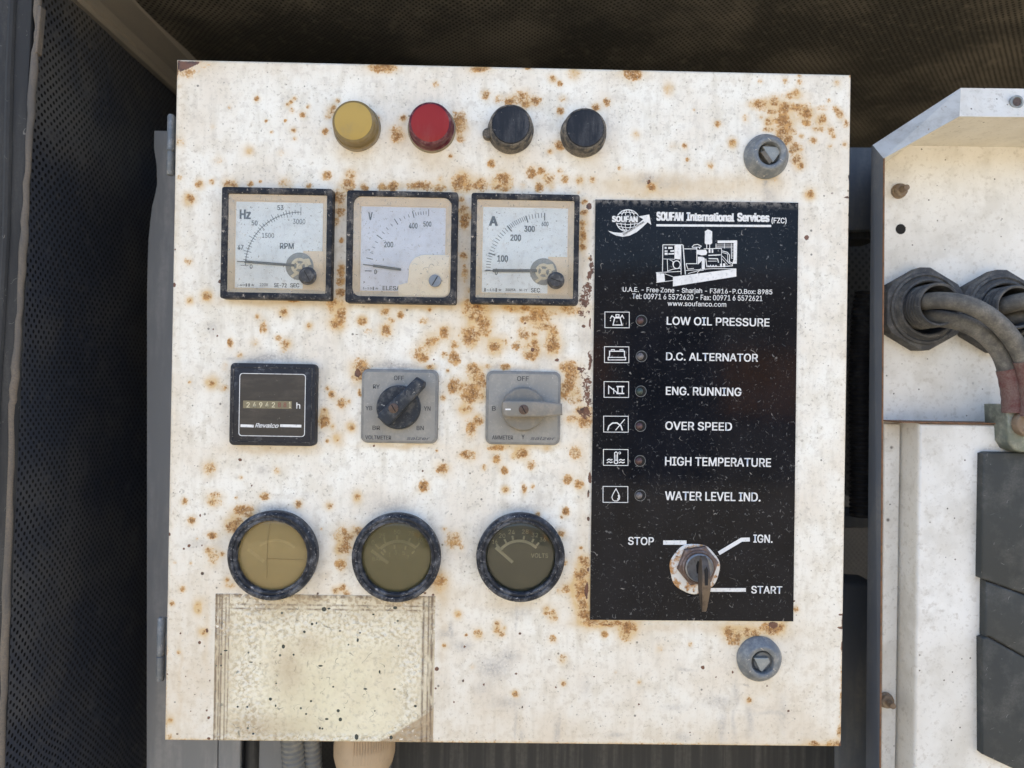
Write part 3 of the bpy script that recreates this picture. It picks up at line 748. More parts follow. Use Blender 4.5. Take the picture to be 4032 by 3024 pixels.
# front post with its rubber seal
post = thing("canopy_post", "leaning dark grey steel post with a frayed rubber seal at the left of the panel", "post", (*at(60, 3400, -20)[:1], -20, -560))
edge = [(165, -400), (126, 0), (113, 300), (98, 723), (72, 1266), (52, 1700), (30, 2200), (8, 2786), (-30, 3500)]
outl = ats(edge, -20) + ats([(-340, 3500), (-300, -400)], -20)
b = MB(); b.prism(outl, -20, -15, 1.5); b.build("post_body", M['post'], post, smooth=40)
ridge = ats([(66, -300), (40, 300), (28, 900), (-5, 1500), (-60, 2500)], -20)
b = MB(); b.tube([(x, -20.5, z) for x, z in ridge], 2.2, 8); b.build("ridge", M['post'], post, smooth=40)
sp = [(150, -300), (140, 0), (141, 136), (127, 226), (116, 452), (97, 723), (88, 904), (79, 1085), (65, 1266), (52, 1483), (42, 1592), (30, 1959), (16, 2419), (5, 2786), (-10, 3300)]
b = MB(); pts = []
for i in range(len(sp) - 1):
    for k in range(6):
        s = k / 6
        x, z = at(sp[i][0] * (1 - s) + sp[i + 1][0] * s + 2.5 * math.sin(i * 2.3 + k), sp[i][1] * (1 - s) + sp[i + 1][1] * s, -19)
        pts.append((x + 1.2, -19, z))
b.tube(pts, [1.9 + .12 * math.sin(i * 1.7) + .3 * math.sin(i * .37) for i in range(len(pts))], 10)
b.build("rubber_seal", M['seal'], post, smooth=50)
b = MB(); b.prism(offset_poly(ats([(150, 20), (168, 30), (152, 210), (136, 215)], -19), 0), -20.5, -16, .5); b.build("frayed_edge", M['seal'], post)
# beam in the corner of side wall and ceiling
bm_ = MB()
sec = [(WX + .5, 291), (WX + 6, 291), (WX + 8, 294), (WX + 7.5, 297), (WX + 12, 301), (WX + 19, 303), (WX + 32, 306), (WX + 34, CZ - .5), (WX + .5, CZ - .5)]
bm_.prism(sec, -44, BY - 1)
tag(bm_.build("corner_beam", M['beam'], smooth=25), "brown-grey ridged steel beam running back along the corner of side wall and ceiling", "beam")

# galvanised mounting frame behind and below the cabinet
mf = thing("mounting_frame", "grey galvanised frame with a wavy edge behind and below the white panel", "frame", (-240, 60, -420))
left = [(606, 513), (604, 579), (610, 620), (615, 651), (617, 723), (610, 760), (597, 814), (590, 870), (583, 940), (579, 1060), (577, 1175), (577, 2000), (576, 2700), (576, 3400)]
L = ats(left, 60)
b = MB(); b.prism(L + [(-206, L[-1][1]), (-206, L[0][1])], 60, 63, .8); b.build("side_plate", M['galv'], mf, smooth=30)
x1 = at(946, 3000, 60)[0]
b = MB(); b.prism([(-205.5, -420), (x1, -420), (x1, -218), (-205.5, -218)], 60, 63, .8); b.build("apron_plate", M['galv'], mf)
x2, x3 = at(1003, 3000, 70)[0], at(1262, 3000, 70)[0]
b = MB(); b.prism([(x2, -420), (x3, -420), (x3, -218), (x2, -218)], 70, 73, .8); b.build("apron_plate", M['galv'], mf)
b = MB(); b.tube([((x1 + x2) / 2 + 1, 72, -420), ((x1 + x2) / 2 + 1, 72, -218)], 6, 16); b.build("round_bar", M['apron'], mf, smooth=60)
x4, x5 = at(1350, 3000, 80)[0], at(3300, 3000, 80)[0]
b = MB()
n = 26
prev = None
prof = []
for i in range(n + 1):
    x = x4 + (x5 - x4) * i / n
    prof.append((x, 80 - (2.5 if i % 6 in (1, 2) else 0)))
bb = MB()
for x, y in prof: bb.v += [(x, y, -420), (x, y, -218), (x, y + 3, -420), (x, y + 3, -218)]
for i in range(n):
    a = i * 4; c = a + 4
    bb.f += [(a, c, c + 1, a + 1), (a + 2, a + 3, c + 3, c + 2), (a, a + 2, c + 2, c), (a + 1, c + 1, c + 3, a + 3)]
bb.f += [(0, 1, 3, 2), (n * 4, n * 4 + 2, n * 4 + 3, n * 4 + 1)]
bb.build("streaked_apron", M['apron'], mf, smooth=30)
# right upright with rounded head
U = ats([(3290, 3300), (3290, 2330), (3300, 2305), (3330, 2296), (3400, 2296), (3450, 2300), (3450, 3300)], 75)
b = MB(); b.prism(U, 75, 100, 4, seg=4); b.build("upright", M['galv_blue'], mf, smooth=40)
U = ats([(3290, 575), (3470, 577), (3470, 905), (3290, 910)], 70)
sb = thing("support_bracket", "short blue-grey bracket joining the white panel and the terminal box", "bracket", (*U[0][:1], 70, U[0][1]))
b = MB(); b.prism(U, 70, 110, 2.5); b.build("bracket_body", M['galv_blue'], sb, smooth=40)
U2 = ats([(3290, 914), (3470, 912), (3470, 940), (3290, 942)], 76)
b = MB(); b.prism(U2, 76, 104, .8); b.build("bracket_lip", M['apron'], sb)
# inner partition seen through the gap right of the panel
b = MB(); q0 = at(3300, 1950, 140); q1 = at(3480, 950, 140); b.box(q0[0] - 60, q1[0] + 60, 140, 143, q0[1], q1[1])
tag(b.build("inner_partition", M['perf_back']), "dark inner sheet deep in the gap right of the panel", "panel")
b = MB(); q0 = at(3330, 2080, 120); q1 = at(3480, 2030, 120); b.box(q0[0] - 60, q1[0] + 60, 120, 160, q0[1], q1[1], 1.5)
tag(b.build("cross_rail", M['galv_blue']), "narrow dark steel rail crossing the gap right of the panel", "rail")

def corrugated(path, r, pitch, amp, n=16):
    P = [Vector(p) for p in path]; out = []; rs = []
    tot = 0
    for a, c in zip(P, P[1:]):
        seg = (c - a).length; m = max(2, int(seg / (pitch / 6)))
        for k in range(m):
            out.append(a.lerp(c, k / m)); rs.append(r + amp * math.sin(2 * math.pi * (tot + seg * k / m) / pitch))
        tot += seg
    bb = MB(); bb.tube([tuple(p) for p in out], rs, n); return bb

q = [at(3425, 1150, 52), at(3412, 1230, 52), at(3402, 1400, 52), at(3400, 1600, 52), at(3404, 1850, 52), at(3404, 2040, 52)]
b = corrugated([(p[0], 56, p[1]) for p in q], 8, 3, .5); tag(b.build("ribbed_hose", M['hose_black'], smooth=60), "black ribbed hose hanging in the gap beside the terminal box", "hose")
g = "grey corrugated conduits under the cabinet"
for (xa, ya, xb, yb, rr, yy, lab) in ((1150, 2890, 1168, 3200, 7.6, 40, "grey corrugated conduit below the panel, left of the split pair"), (1222, 2890, 1242, 3200, 6.4, 46, "grey corrugated conduit below the panel, right of the split pair")):
    p, q_ = at(xa, ya, yy), at(xb, yb, yy)
    b = corrugated([(p[0], yy, p[1] + 40), (p[0], yy, p[1]), (q_[0], yy, q_[1])], rr, 3.6, .55)
    tag(b.build("corrugated_conduit", M['hose_grey'], smooth=60), lab, "conduit", g)
p, q_ = at(1458, 2960, 45), at(1452, 3250, 45)
b = corrugated([(p[0], 45, p[1]), (q_[0], 45, q_[1])], 14.2, 4.2, .7, 20)
tag(b.build("corrugated_conduit", M['hose_grey'], smooth=60), "wide grey corrugated conduit coming out of the beige gland", "conduit", g)
b = MB(); p = [at(1372, 2990, 38), at(1366, 3060, 38), at(1372, 3200, 38)]; b.tube([(x, 38, z) for x, z in p], 1.5, 8)
tag(b.build("thin_wire", M['shrink'], smooth=60), "thin reddish wire beside the conduit under the beige gland", "wire")

# ------------------------------------------------------------------ the control cabinet
cab = thing("control_cabinet", "rust-spotted white generator control panel with gauges, switches and black label plate", "control panel", (0, 75, -215))
b = MB(); b.box(-207, 207, 19, 150, -208, 208, 3); b.build("cabinet_body", M['box_in'], cab)

H = 215.28
_edge = {}
def door_attrs(X, Z):
    halo = field(HALO, X, Z, False); chip = field(CHIP, X, Z, True, .9)
    dirt_shade = np.clip(field(DIRT_SHADE, X, Z, False) * 1.5, 0, .9); grey = np.clip(field(GREY, X, Z, False) * 1.35, 0, .9)
    RU = [(a, b_, c_, d_, e_ * (.80 if max(c_, d_) < 12 else .92)) for a, b_, c_, d_, e_ in RUST]
    rust = field(RU, X, Z, True)
    soft = field([(a, b_, c_ * 1.45, d_ * 1.45, (.42 if c_ > 7 else .30) * e_) for a, b_, c_, d_, e_ in RUST], X, Z, False)
    halo = 1 - (1 - halo) * (1 - np.clip(soft, 0, .5))
    # bare corner top left
    poly = ats(tl(600, 200, [(214, 82), (415, 98), (395, 118), (320, 155), (245, 182), (225, 165), (222, 205), (212, 215)]))
    chip = np.maximum(chip, inpoly(X, Z, poly) * 1.0)
    # edges of the sheet: dust at the rim
    d = np.minimum(np.minimum(X + 215, 215 - X), np.minimum(Z + H, H - Z))
    dirt_shade = np.maximum(dirt_shade, .30 * np.exp(-np.clip(d, 0, None) / 5.0))
    dirt_shade = 1 - (1 - dirt_shade) * (1 - .30 * np.clip((-Z - 60) / 150, 0, 1)) * (1 - .16 * np.clip((-X - 120) / 90, 0, 1))
    rust = np.maximum(rust, .42 * np.exp(-np.clip(d, 0, None) / 1.6) * (Z < -150))
    line = np.zeros_like(X)
    zero = np.zeros_like(X)
    return np.stack([rust, halo, chip, zero], -1), np.stack([dirt_shade, grey, line, zero], -1)
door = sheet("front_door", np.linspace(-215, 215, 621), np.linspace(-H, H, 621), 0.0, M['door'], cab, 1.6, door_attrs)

# residue of an old label at the lower left
RP = tl(600, 2274, [(548, 132), (700, 138), (1000, 150), (1350, 152), (1820, 158), (2060, 210), (2290, 190), (2292, 1452), (510, 1424), (525, 900), (535, 500)])
rx0, rz1 = at(847, 2335); rx1, rz0 = at(1707, 2928)
def residue_paint():
    t = NT("old_label_residue")
    a1 = t.n("ShaderNodeAttribute", attribute_name="wear"); s1 = t.n("ShaderNodeSeparateColor"); t.l(a1.outputs["Color"], s1.inputs[0])
    a2 = t.n("ShaderNodeAttribute", attribute_name="marks"); s2 = t.n("ShaderNodeSeparateColor"); t.l(a2.outputs["Color"], s2.inputs[0])
    brown, edge_, chip = s1.outputs; green, tan, line = s2.outputs
    big = t.noise(40, 4, .6); mid = t.noise(260, 5, .7); cr = t.noise(380, 4, .6, None, .35)
    col = t.mix(t.ramp(big, .3, .7), (.74, .67, .51), (.63, .55, .40))
    col = t.mix(t.math('MULTIPLY', green, .4), col, (.66, .62, .41))
    col = t.mix(t.math('MULTIPLY', t.ramp(mid, .5, .68), .5), col, (.36, .32, .25))
    wh = t.math('MULTIPLY', t.math('MULTIPLY', edge_, .5), t.ramp(cr, .40, .66))
    col = t.mix(wh, col, (.84, .81, .74))
    dk = t.math('MULTIPLY', t.math('MAXIMUM', brown, t.math('MULTIPLY', edge_, .5)), t.ramp(cr, .52, .40, 0, 1))
    col = t.mix(t.math('MULTIPLY', dk, .85), col, (.30, .225, .14))
    col = t.mix(t.math('MULTIPLY', tan, t.ramp(mid, .2, .6, .7, 1)), col, (.33, .23, .13))
    col = t.mix(t.math('MULTIPLY', t.math('MULTIPLY', line, t.ramp(t.noise(420, 3, .6, t.coord((1, 1, .25))), .3, .55)), .95), col, (.12, .08, .055))
    col = t.mix(t.math('MULTIPLY', t.flecks(110, .012, .55), .7), col, (.16, .16, .13))
    col = t.mix(t.dots(150, .15, .22), col, (.10, .11, .09))
    cm = t.ramp(t.math('ADD', chip, t.math('MULTIPLY', t.math('SUBTRACT', mid, .5), .6)), .5, .56)
    col = t.mix(t.math('MULTIPLY', cm, t.ramp(chip, .05, .15)), col, (.035, .045, .04))
    h = t.math('ADD', t.math('MULTIPLY', cr, t.math('ADD', t.math('MULTIPLY', edge_, 1.6), .7)), t.math('MULTIPLY', big, .5))
    t.bump(h, .55, .0006)
    return t.done(col, .25)
M['residue'] = residue_paint()
RCH = []
S(600, 2274, [(1495,275,20),(1540,268,14,8),(2115,262,18,14),(1392,402,12),(1430,395,8),(1325,472,12),(1142,600,14,18),(1232,670,10),(1635,463,8),(1790,545,10,16),(1708,583,8),(1465,768,22,8),(640,635,18,7),(1028,1056,14),(1340,1186,10),(1520,1230,16,10),(1638,1235,15,18),(1620,1158,14),(745,1123,9),(828,1125,9),(880,1357,10),(1460,1310,10),(1482,1314,9),(1780,1385,16,26),(2080,1390,14,18),(1382,1075,10),(1075,1115,8,12),(1980,820,9,16),(1855,970,18,7),(1575,950,9),(1810,480,8),(1925,320,12,8),(860,735,18,6),(600,765,9),(600,665,9),(1080,920,8),(2110,970,12,9)], RCH)
S(1600, 2274, [(78,1118,14,11)], RCH)
def res_attrs(X, Z):
    x0, x1, z0, z1 = X.min(), X.max(), Z.min(), Z.max()
    dl, dr, dt, db = X - x0, x1 - X, z1 - Z, Z - z0
    nz = np.sin(X * .21 + Z * .13) + np.sin(Z * .31 - X * .11 + 1) + np.sin(X * .07 - Z * .09)
    e = np.maximum.reduce([np.exp(-((dl - 22 - nz * 2) / 12) ** 2), np.exp(-((dr - 16 - nz * 1.5) / 8) ** 2) * .9, np.exp(-((dt - 20 - nz * 2) / 11) ** 2) * .9, np.exp(-((db - 2) / 3) ** 2)])
    brown = np.maximum(np.exp(-dt / 20.0), np.exp(-np.hypot(dr, dt) / 24)) * .95
    green = np.clip(.3 + .3 * nz * .4 + (120 - (Z - z0)) / 160, 0, 1) * np.exp(-((X - (x0 + x1) / 2) / 60) ** 2)
    # tan patch in the lower right corner, below a white crease
    P = [at(*p) for p in tl(600, 2274, [(1800, 1430), (2260, 1215)])]
    (ax, az), (bx, bz) = P
    s = ((bx - ax) * (Z - az) - (bz - az) * (X - ax)) / math.hypot(bx - ax, bz - az) + 5 * np.exp(-((X - (ax + bx) / 2) / 25) ** 2)
    tan = np.clip(-s / 1.5 + .5, 0, 1) * np.clip((X - ax + 4) / 6, 0, 1) * .85
    tan = np.maximum(tan, .5 * np.exp(-(((X - at(1140, 2630)[0]) / 9) ** 2 + ((Z - at(1140, 2630)[1]) / 16) ** 2)))
    tan = np.maximum(tan, .35 * np.exp(-(((X - at(1210, 2550)[0]) / 12) ** 2 + ((Z - at(1210, 2550)[1]) / 9) ** 2)))
    tan = np.maximum(tan, .5 * np.exp(-(((X - (x0 + 30)) / 30) ** 2 + ((Z - z0 - 8) / 10) ** 2)))
    rim = np.maximum.reduce([np.exp(-(dl / 11) ** 2), np.exp(-(dr / 9) ** 2), np.exp(-(dt / 13) ** 2)])
    tan = np.maximum(tan, rim * np.clip(.38 + .12 * nz, 0, .6))
    e = np.maximum(e, np.exp(-((s - 1.5) / 1.4) ** 2) * (X > ax - 10))
    fold = at(1090, 2600)[0]
    brown = np.maximum(brown, .55 * np.exp(-((X - fold - nz * .7) / 1.1) ** 2))
    line = np.zeros_like(X)
    for c, wd in ((1.2, .8), (3.2, .45), (4.6, .5), (7.2, .35), (9.0, .35)):
        line = np.maximum(line, np.exp(-((dl - c) / wd) ** 2))
    for c, wd in ((2.2, .9), (4.4, .5), (7.6, .7)):
        line = np.maximum(line, np.exp(-((dr - c) / wd) ** 2))
    for c, wd in ((1.4, 1.1), (6.8, .5), (9.5, .5)):
        line = np.maximum(line, np.exp(-((dt - c) / wd) ** 2) * (.6 + .4 * np.sin(X * .4)))
    chip = field(RCH, X, Z, True, .6)
    zero = np.zeros_like(X)
    return np.stack([np.clip(brown, 0, 1), np.clip(e, 0, 1), chip, zero], -1), np.stack([np.clip(green, 0, 1), np.clip(tan, 0, 1), line, zero], -1)
# relief is real: a thin crust with its own uneven surface
def crust():
    nx, nz = 260, 190
    xs = np.linspace(rx0, rx1, nx); zs = np.linspace(-H + .4, rz1, nz)
    X, Z = np.meshgrid(xs, zs)
    a1, a2 = res_attrs(X, Z)
    r = rng.random((nz, nx)); 
    for _ in range(2):
        r = (r + np.roll(r, 1, 0) + np.roll(r, -1, 0) + np.roll(r, 1, 1) + np.roll(r, -1, 1)) / 5
    r = (r - r.mean()) / r.std()
    Y = -.30 - np.clip(r, -2, 2.5) * (.05 + .13 * a1[..., 1])
    border = np.minimum(np.minimum(X - X.min(), X.max() - X), np.minimum(Z - Z.min(), Z.max() - Z)) < .01
    Y[border] = .35
    V = np.stack([X, Y, Z], -1).reshape(-1, 3)
    idx = np.arange(nx * nz).reshape(nz, nx)
    F = np.stack([idx[:-1, :-1], idx[:-1, 1:], idx[1:, 1:], idx[1:, :-1]], -1).reshape(-1, 4)
    me = bpy.data.meshes.new("label_residue")
    org = np.array([X.mean(), 0, Z.mean()])
    me.vertices.add(len(V)); me.vertices.foreach_set("co", ((V - org) * MM).ravel())
    me.loops.add(F.size); me.loops.foreach_set("vertex_index", F.ravel().astype(np.int32))
    me.polygons.add(len(F)); me.polygons.foreach_set("loop_start", np.arange(0, F.size, 4, dtype=np.int32))
    me.update(calc_edges=True)
    for nm, A in (("wear", a1), ("marks", a2)):
        at_ = me.attributes.new(nm, 'FLOAT_COLOR', 'POINT'); at_.data.foreach_set("color", A.astype(np.float32).ravel())
    return link("label_residue", me, M['residue'], cab, tuple(org), 180, "crusty grey-green residue of a torn-off label with brown edges")
crust()

# hinges on the left edge
for (x0, y0, x1, y1) in ((662, 452, 684, 690), (621, 2430, 645, 2680)):
    a, c = at(x0, y1, 9), at(x1, y0, 9)
    cx = (a[0] + c[0]) / 2
    h = MB().lathe((cx, 9), [(0, a[1]), (2.1, a[1]), (2.4, a[1] + .6), (2.4, (a[1] + c[1]) / 2 - 5), (1.8, (a[1] + c[1]) / 2 - 4.6), (1.8, (a[1] + c[1]) / 2 - 4), (2.4, (a[1] + c[1]) / 2 - 3.6), (2.4, c[1] - 1.2), (1.6, c[1]), (0, c[1])], 16, 'z')
    h = h.build("hinge", M['lock'], cab, smooth=40)
    MB().box(cx + 1, -204, 10, 12, a[1] + 1, c[1] - 1).build("hinge_leaf", M['lock'], h)

# ---- indicator lamps and push buttons
def lamp(px, py, rpx, hgt, mf_, mr, ox, oz, label):
    """front face centre pixel; lens of radius rpx on a round base"""
    c = at(px, py, -hgt); k = 0.1618 * (434 - hgt) / 434
    r = rpx * k
    p = MB().lathe(c, [(r * 1.03, 0), (r * 1.05, -1.6), (r * 1.0, -2.0), (r * .99, -hgt * .45), (r * 1.0, -hgt * .5), (r, -hgt + 1.6), (r * .97, -hgt + .6), (r * .90, -hgt + .1), (r * .86, -hgt - .05)], 64, wob=.002).build("indicator_lamp", mr, cab, smooth=40, label=label)
    MB().lathe(c, [(r * .865, -hgt - .05), (r * .84, -hgt - .15), (r * .5, -hgt - .35), (0, -hgt - .42)], 64).build("lens", mf_, p, smooth=60)
    MB().lathe(c, [(r * 1.12, .05), (r * 1.12, -1.1), (r * 1.07, -1.5), (r * .99, -1.5)], 64, wob=.004).build("base_ring", M['lens_base'], p, smooth=40)
    return p
lamp(1391, 477, 85, 11.5, M['yellow'], M['yellow_rim'], 0, 0, "dusty yellow indicator lamp")
lamp(1693.5, 484, 86, 10.5, M['red'], M['red_rim'], 0, 0, "faded red indicator lamp")
def button(px, py, rd, tab, label):
    h = 10.5
    c = at(px, py, -h); k = 0.1618 * (434 - h) / 434
    r = rd * k
    R = r * 1.17
    p = MB().lathe(c, [(R * 1.08, 0), (R * 1.08, -1.2), (R * 1.04, -1.8), (R * 1.0, -3), (R * 1.02, -h * .55), (R * 1.0, -h + 2.2), (R * .95, -h + .9), (r * 1.06, -h + .2), (r * 1.02, -h + .1), (r * 1.015, -h + 1.2)], 64, wob=.004).build("push_button", M['button_body'], cab, smooth=40, label=label)
    MB().lathe(c, [(r * 1.0, -h + 1.2), (r * 1.0, -h - .1), (r * .97, -h - .45), (0, -h - .5)], 64).build("button_cap", M['button'], p, smooth=40)
    if tab:
        q0 = at(1922, 528, -2)
        MB().lathe((q0[0], q0[1]), [(0, -4), (3.2, -4), (3.6, -3), (3.6, 0)], 20).build("tab", M['button_body'], p, smooth=40)
    return p
button(2011.4, 491.6, 73.5, True, "black push button with a small tab at its lower left")
button(2303.9, 505.5, 73.5, False, "black push button nearest the upper lock")

# ---- door locks
def lockset(px, py, rpx, rin, tri, brown, label):
    h = 7.0
    c = at(px, py, -h * .6); k = .1618
    R = rpx * k
    p = MB().lathe(c, [(R, .05), (R * 1.0, -1.4), (R * .96, -2.2), (R * .74, -h), (R * .70, -h - .4), (R * .60, -h - .5), (R * .52, -h), (R * .49, -h + 1.2), (R * .49, -.6), (0, -.6)], 56, wob=.004).build("door_lock", M['lock'], cab, smooth=35, label=label)
    ci = at(px + 5, py - 4 if brown else py, -1)
    MB().lathe(ci, [(R * .44, -.5), (R * .44, -2.4), (R * .40, -2.8), (0, -2.8)], 40).build("lock_core", M['lock'], p, smooth=35)
    T = [at(x, y, -5) for x, y in tri]
    MB().prism(T, -5.2, -2.4, .5).build("triangle_pin", M['lock_in'], p)
    if brown:
        B = [at(x, y, -5) for x, y in brown]
        MB().prism(B, -5.9, -2.4, .4).build("worn_bar", M['lock_brown'], p)
    else:
        c2 = at(tri[0][0], tri[0][1], -3)
    return p
lockset(3024.4, 609, 88, 43, tl(2500, 200, [(1110, 830), (1235, 835), (1275, 880), (1200, 975), (1150, 900)]), tl(2500, 200, [(1090, 885), (1128, 868), (1195, 960), (1168, 992)]), "upper door lock with a brown bar across its triangle")
lockset(2997, 2602, 88, 43, tl(2500, 2274, [(1035, 700), (1165, 700), (1180, 735), (1108, 822), (1090, 812)]), None, "lower door lock with a downward triangle")
for (ax, ay, bx, by) in ((2995, 521, 3052, 518), (2968, 2689, 3040, 2687)):
    pass

# ---- square panel meters
def ray_pt(c, r, deg):
    a = math.radians(deg)
    return (c[0] + r * math.cos(a), c[1] + r * math.sin(a))

def meter(fx0, fy0, fx1, fy1, inner, dialpx, notch, rin, dialmat, label):
    """outer front face, inner opening and dial given as pixel boxes"""
    yf = -7.0
    cx, cy = (fx0 + fx1) / 2, (fy0 + fy1) / 2
    x0 = at(fx0, cy, yf)[0]; x1 = at(fx1, cy, yf)[0]; z1 = at(cx, fy0, yf)[1]; z0 = at(cx, fy1, yf)[1]
    i0, j0, i1, j1 = inner
    a0 = at(i0, cy, yf)[0]; a1 = at(i1, cy, yf)[0]; b1 = at(cx, j0, yf)[1]; b0 = at(cx, j1, yf)[1]
    p = MB()
    p.frame(rrect(x0, x1, z0, z1, 1.6), rrect(a0, a1, b0, b1, rin), yf, .05, .5, yi=-.3)
    p = p.build("panel_meter", M['bezel'], cab, smooth=35, label=label)
    d0, e0, d1, e1 = dialpx
    yd = -1.2
    u0 = at(d0, cy, yd)[0]; u1 = at(d1, cy, yd)[0]; v1 = at(cx, e0, yd)[1]; v0 = at(cx, e1, yd)[1]
    t = MB()
    o = rrect(a0 + .05, a1 - .05, b0 + .05, b1 - .05, rin); i_ = rrect(u0 - .8, u1 + .8, v0 - .8, v1 + .8, .4)
    la = t.loop(o, yf + 1.6); lb = t.loop(i_, yd - .4); lc = t.loop(rrect(u0 - .8, u1 + .8, v0 - .8, v1 + .8, .4), yd + .3)
    t.band(la, lb); t.band(lb, lc); t.f.append(tuple(lc))
    t.build("dial_tray", M['tray'], p, smooth=30)
    n0, m0 = at(notch[0], notch[1], yd)
    dpts = [(u0, v0), (n0 if notch[2] else u1, v0), (n0, m0) if notch[2] else (u1, m0), (u1, m0) if notch[2] else (u1, m0), (u1, v1), (u0, v1)]
    dpts = [(u0, v0), (u1 - (u1 - n0), v0), (n0, m0), (u1, m0), (u1, v1), (u0, v1)]
    MB().prism(dpts, yd - .1, yd + .3).build("dial", dialmat, p)
    g_ = MB().prism(rrect(a0 + .1, a1 - .1, b0 + .1, b1 - .1, rin), yf + 1.0, yf + 1.5)
    g_.build("cover_glass", M['glass'], p)
    return p, yd - .12

def ticks(p, y, c, spec, mat, arc=None, name="scale_marks"):
    m = MB()
    for deg, r0, r1, wd in spec:
        m.stroke([ray_pt(c, r0, deg), ray_pt(c, r1, deg)], wd, y)
    if arc:
        r, d0, d1, wd = arc
        m.stroke([ray_pt(c, r, d0 + (d1 - d0) * k / 40) for k in range(41)], wd, y - .02)
    return m.build(name, mat, p)

def needle(p, y, hub, tip, thin, w=1.6):
    h = at(*hub, y); t_ = at(*tip, y); q_ = at(*thin, y)
    m = MB()
    m.stroke([h, t_], w, y - .9, .3)
    m.stroke([t_, q_], .5, y - .9, .3)
    return m.build("needle", M['needle'], p)

def hubset(p, y, c, r, scr, scr_r, slot_deg):
    c_ = at(*c, y)
    k = .1618
    hb = MB().lathe(c_, [(r * k, y), (r * k, y - .25), (0, y - .25)], 48).build("hub_plate", M['hub'], p)
    rr = r * k
    m = MB()
    m.frame(circ(*c_, rr * .60, 32), circ(*c_, rr * .40, 32), y - .8, y - .3)
    m.lathe(c_, [(rr * .2, y - .3), (rr * .2, y - .9), (0, y - .9)], 20)
    for a in (40, 130, 220, 310):
        m.stroke([ray_pt(c_, rr * .15, a), ray_pt(c_, rr * .45, a)], rr * .13, y - .5, .3)
    m.prism([ray_pt(c_, rr * .58, 5), ray_pt(c_, rr * .85, 10), ray_pt(c_, rr * .9, 40), ray_pt(c_, rr * .62, 60), ray_pt(c_, rr * .58, 30)], y - .55, y - .3)
    m.prism([ray_pt(c_, rr * .55, 235), ray_pt(c_, rr * .95, 228), ray_pt(c_, rr * .98, 240), ray_pt(c_, rr * .55, 262)], y - .52, y - .3)
    m.build("pivot_frame", M['cream'], p)
    s = at(*scr, -6.6); sr = scr_r * k
    q_ = MB().lathe(s, [(sr * 1.25, -6.0), (sr * 1.2, -6.3), (sr, -6.5), (sr, -7.3), (sr * .9, -7.7), (0, -7.8)], 32).build("screw", M['screw_black'], p, smooth=40)
    MB().stroke([ray_pt(s, sr * .8, slot_deg), ray_pt(s, sr * .8, slot_deg + 180)], .55, -7.83).build("screw_slot", M['slot'], p)
    return hb

# hertz / rpm meter
p, yd = meter(869, 738.5, 1306, 1178, (894, 764, 1284, 1153), (928, 797, 1270, 1135), (1194, 988, True), .8, M['dial'], "square meter marked Hz and RPM")
c = at(1181, 1049, yd); k = .1618
R1 = 212 * k
spec = []
for i in range(31):
    dg_ = 180 - 3 * i
    big_ = i % 5 == 0
    spec.append((dg_, R1 - (1.0 if not i % 2 else 1.6) - (.9 if big_ else 0), R1 + (.9 if i % 2 else 1.6) + (1.5 if big_ else 0), .36))
ticks(p, yd, c, spec, M['print'], (R1, 90, 180, .4))
T = lambda s, b_, m=M['print'], bd=.028, sh=0, ox=600, oy=900: text(s, (ox + b_[0] / 2.212, oy + b_[1] / 2.212, ox + b_[2] / 2.212, oy + b_[3] / 2.212), yd, p, m, bd, sh)
T("Hz", (760, 1382, 858, 1466), oy=200, bd=.05)
T("50", (864, 1478, 916, 1522), oy=200); T("53", (1088, 1345, 1142, 1388), oy=200); T("3000", (1224, 1464, 1332, 1510), oy=200, bd=.01)
T("1500", (955, 38, 1060, 82), bd=.01); T("RPM", (1110, 126, 1232, 178), bd=.03); T("47", (742, 142, 794, 184)); T("0", (848, 312, 872, 350))
T("~40\u2299\u22a5\u2606", (738, 478, 890, 505), M['print_grey']); T("220V", (935, 476, 1008, 503), M['print_grey']); T("SE-72", (1060, 476, 1170, 512), M['print']); T("SEC", (1200, 476, 1280, 512), M['print'])
hubset(p, yd, (1180, 1049), 54, (1210, 1086), 28, 120)
needle(p, yd, (1160, 1046), (966, 1031), (935, 1030))

# volt meter
p, yd = meter(1362, 752, 1800, 1194, (1388, 774, 1775, 1168), (1421, 816, 1753, 1147), (1735, 1144, True), 5, M['dial2'], "square voltmeter marked V with a cream corner cover")
c = at(1684, 1071, yd)
spec = []
for a0_, a1_, n_ in ((180, 168, 1), (168, 145, 4), (145, 123, 4), (123, 105, 4), (105, 90, 6)):
    for i in range(n_):
        spec.append((a0_ + (a1_ - a0_) * i / n_, 219 * k if i == 0 else 225 * k, (246 if i == 0 else 238) * k, .55 if i == 0 else .36))
spec.append((90, 219 * k, 246 * k, .42))
ticks(p, yd, c, spec, M['print'])
T("V", (1880, 1405, 1918, 1475), oy=200); T("200", (2018, 114, 2098, 164))
T2 = lambda s, b_, m=M['print'], bd=.028, sh=0, oy=900: T(s, b_, m, bd, sh, 1600, oy)
T2("400", (22, 1500, 98, 1548), oy=200); T2("500", (148, 1486, 218, 1532), oy=200)
T("0", (1932, 356, 1954, 398)); T("ELESA", (2005, 500, 2160, 538), M['print']); T("I~15\u22a5\u2606", (1832, 508, 1970, 534), M['print_grey'])
needle(p, yd, (1580, 1062), (1470, 1047), (1431, 1042))
cov = tl(1600, 900, [(380, 230), (385, 560), (365, 588), (340, 592), (-60, 592), (-72, 560), (-70, 490), (10, 470), (20, 400), (22, 330), (45, 285), (80, 250), (130, 230), (180, 226)])
Q = [at(x, y, yd - 2.2) for x, y in cov]
MB().prism(Q, yd - 2.6, yd - .1, .6).build("corner_cover", M['cover'], p, smooth=40)
sc_ = at(1713, 1106, -6)
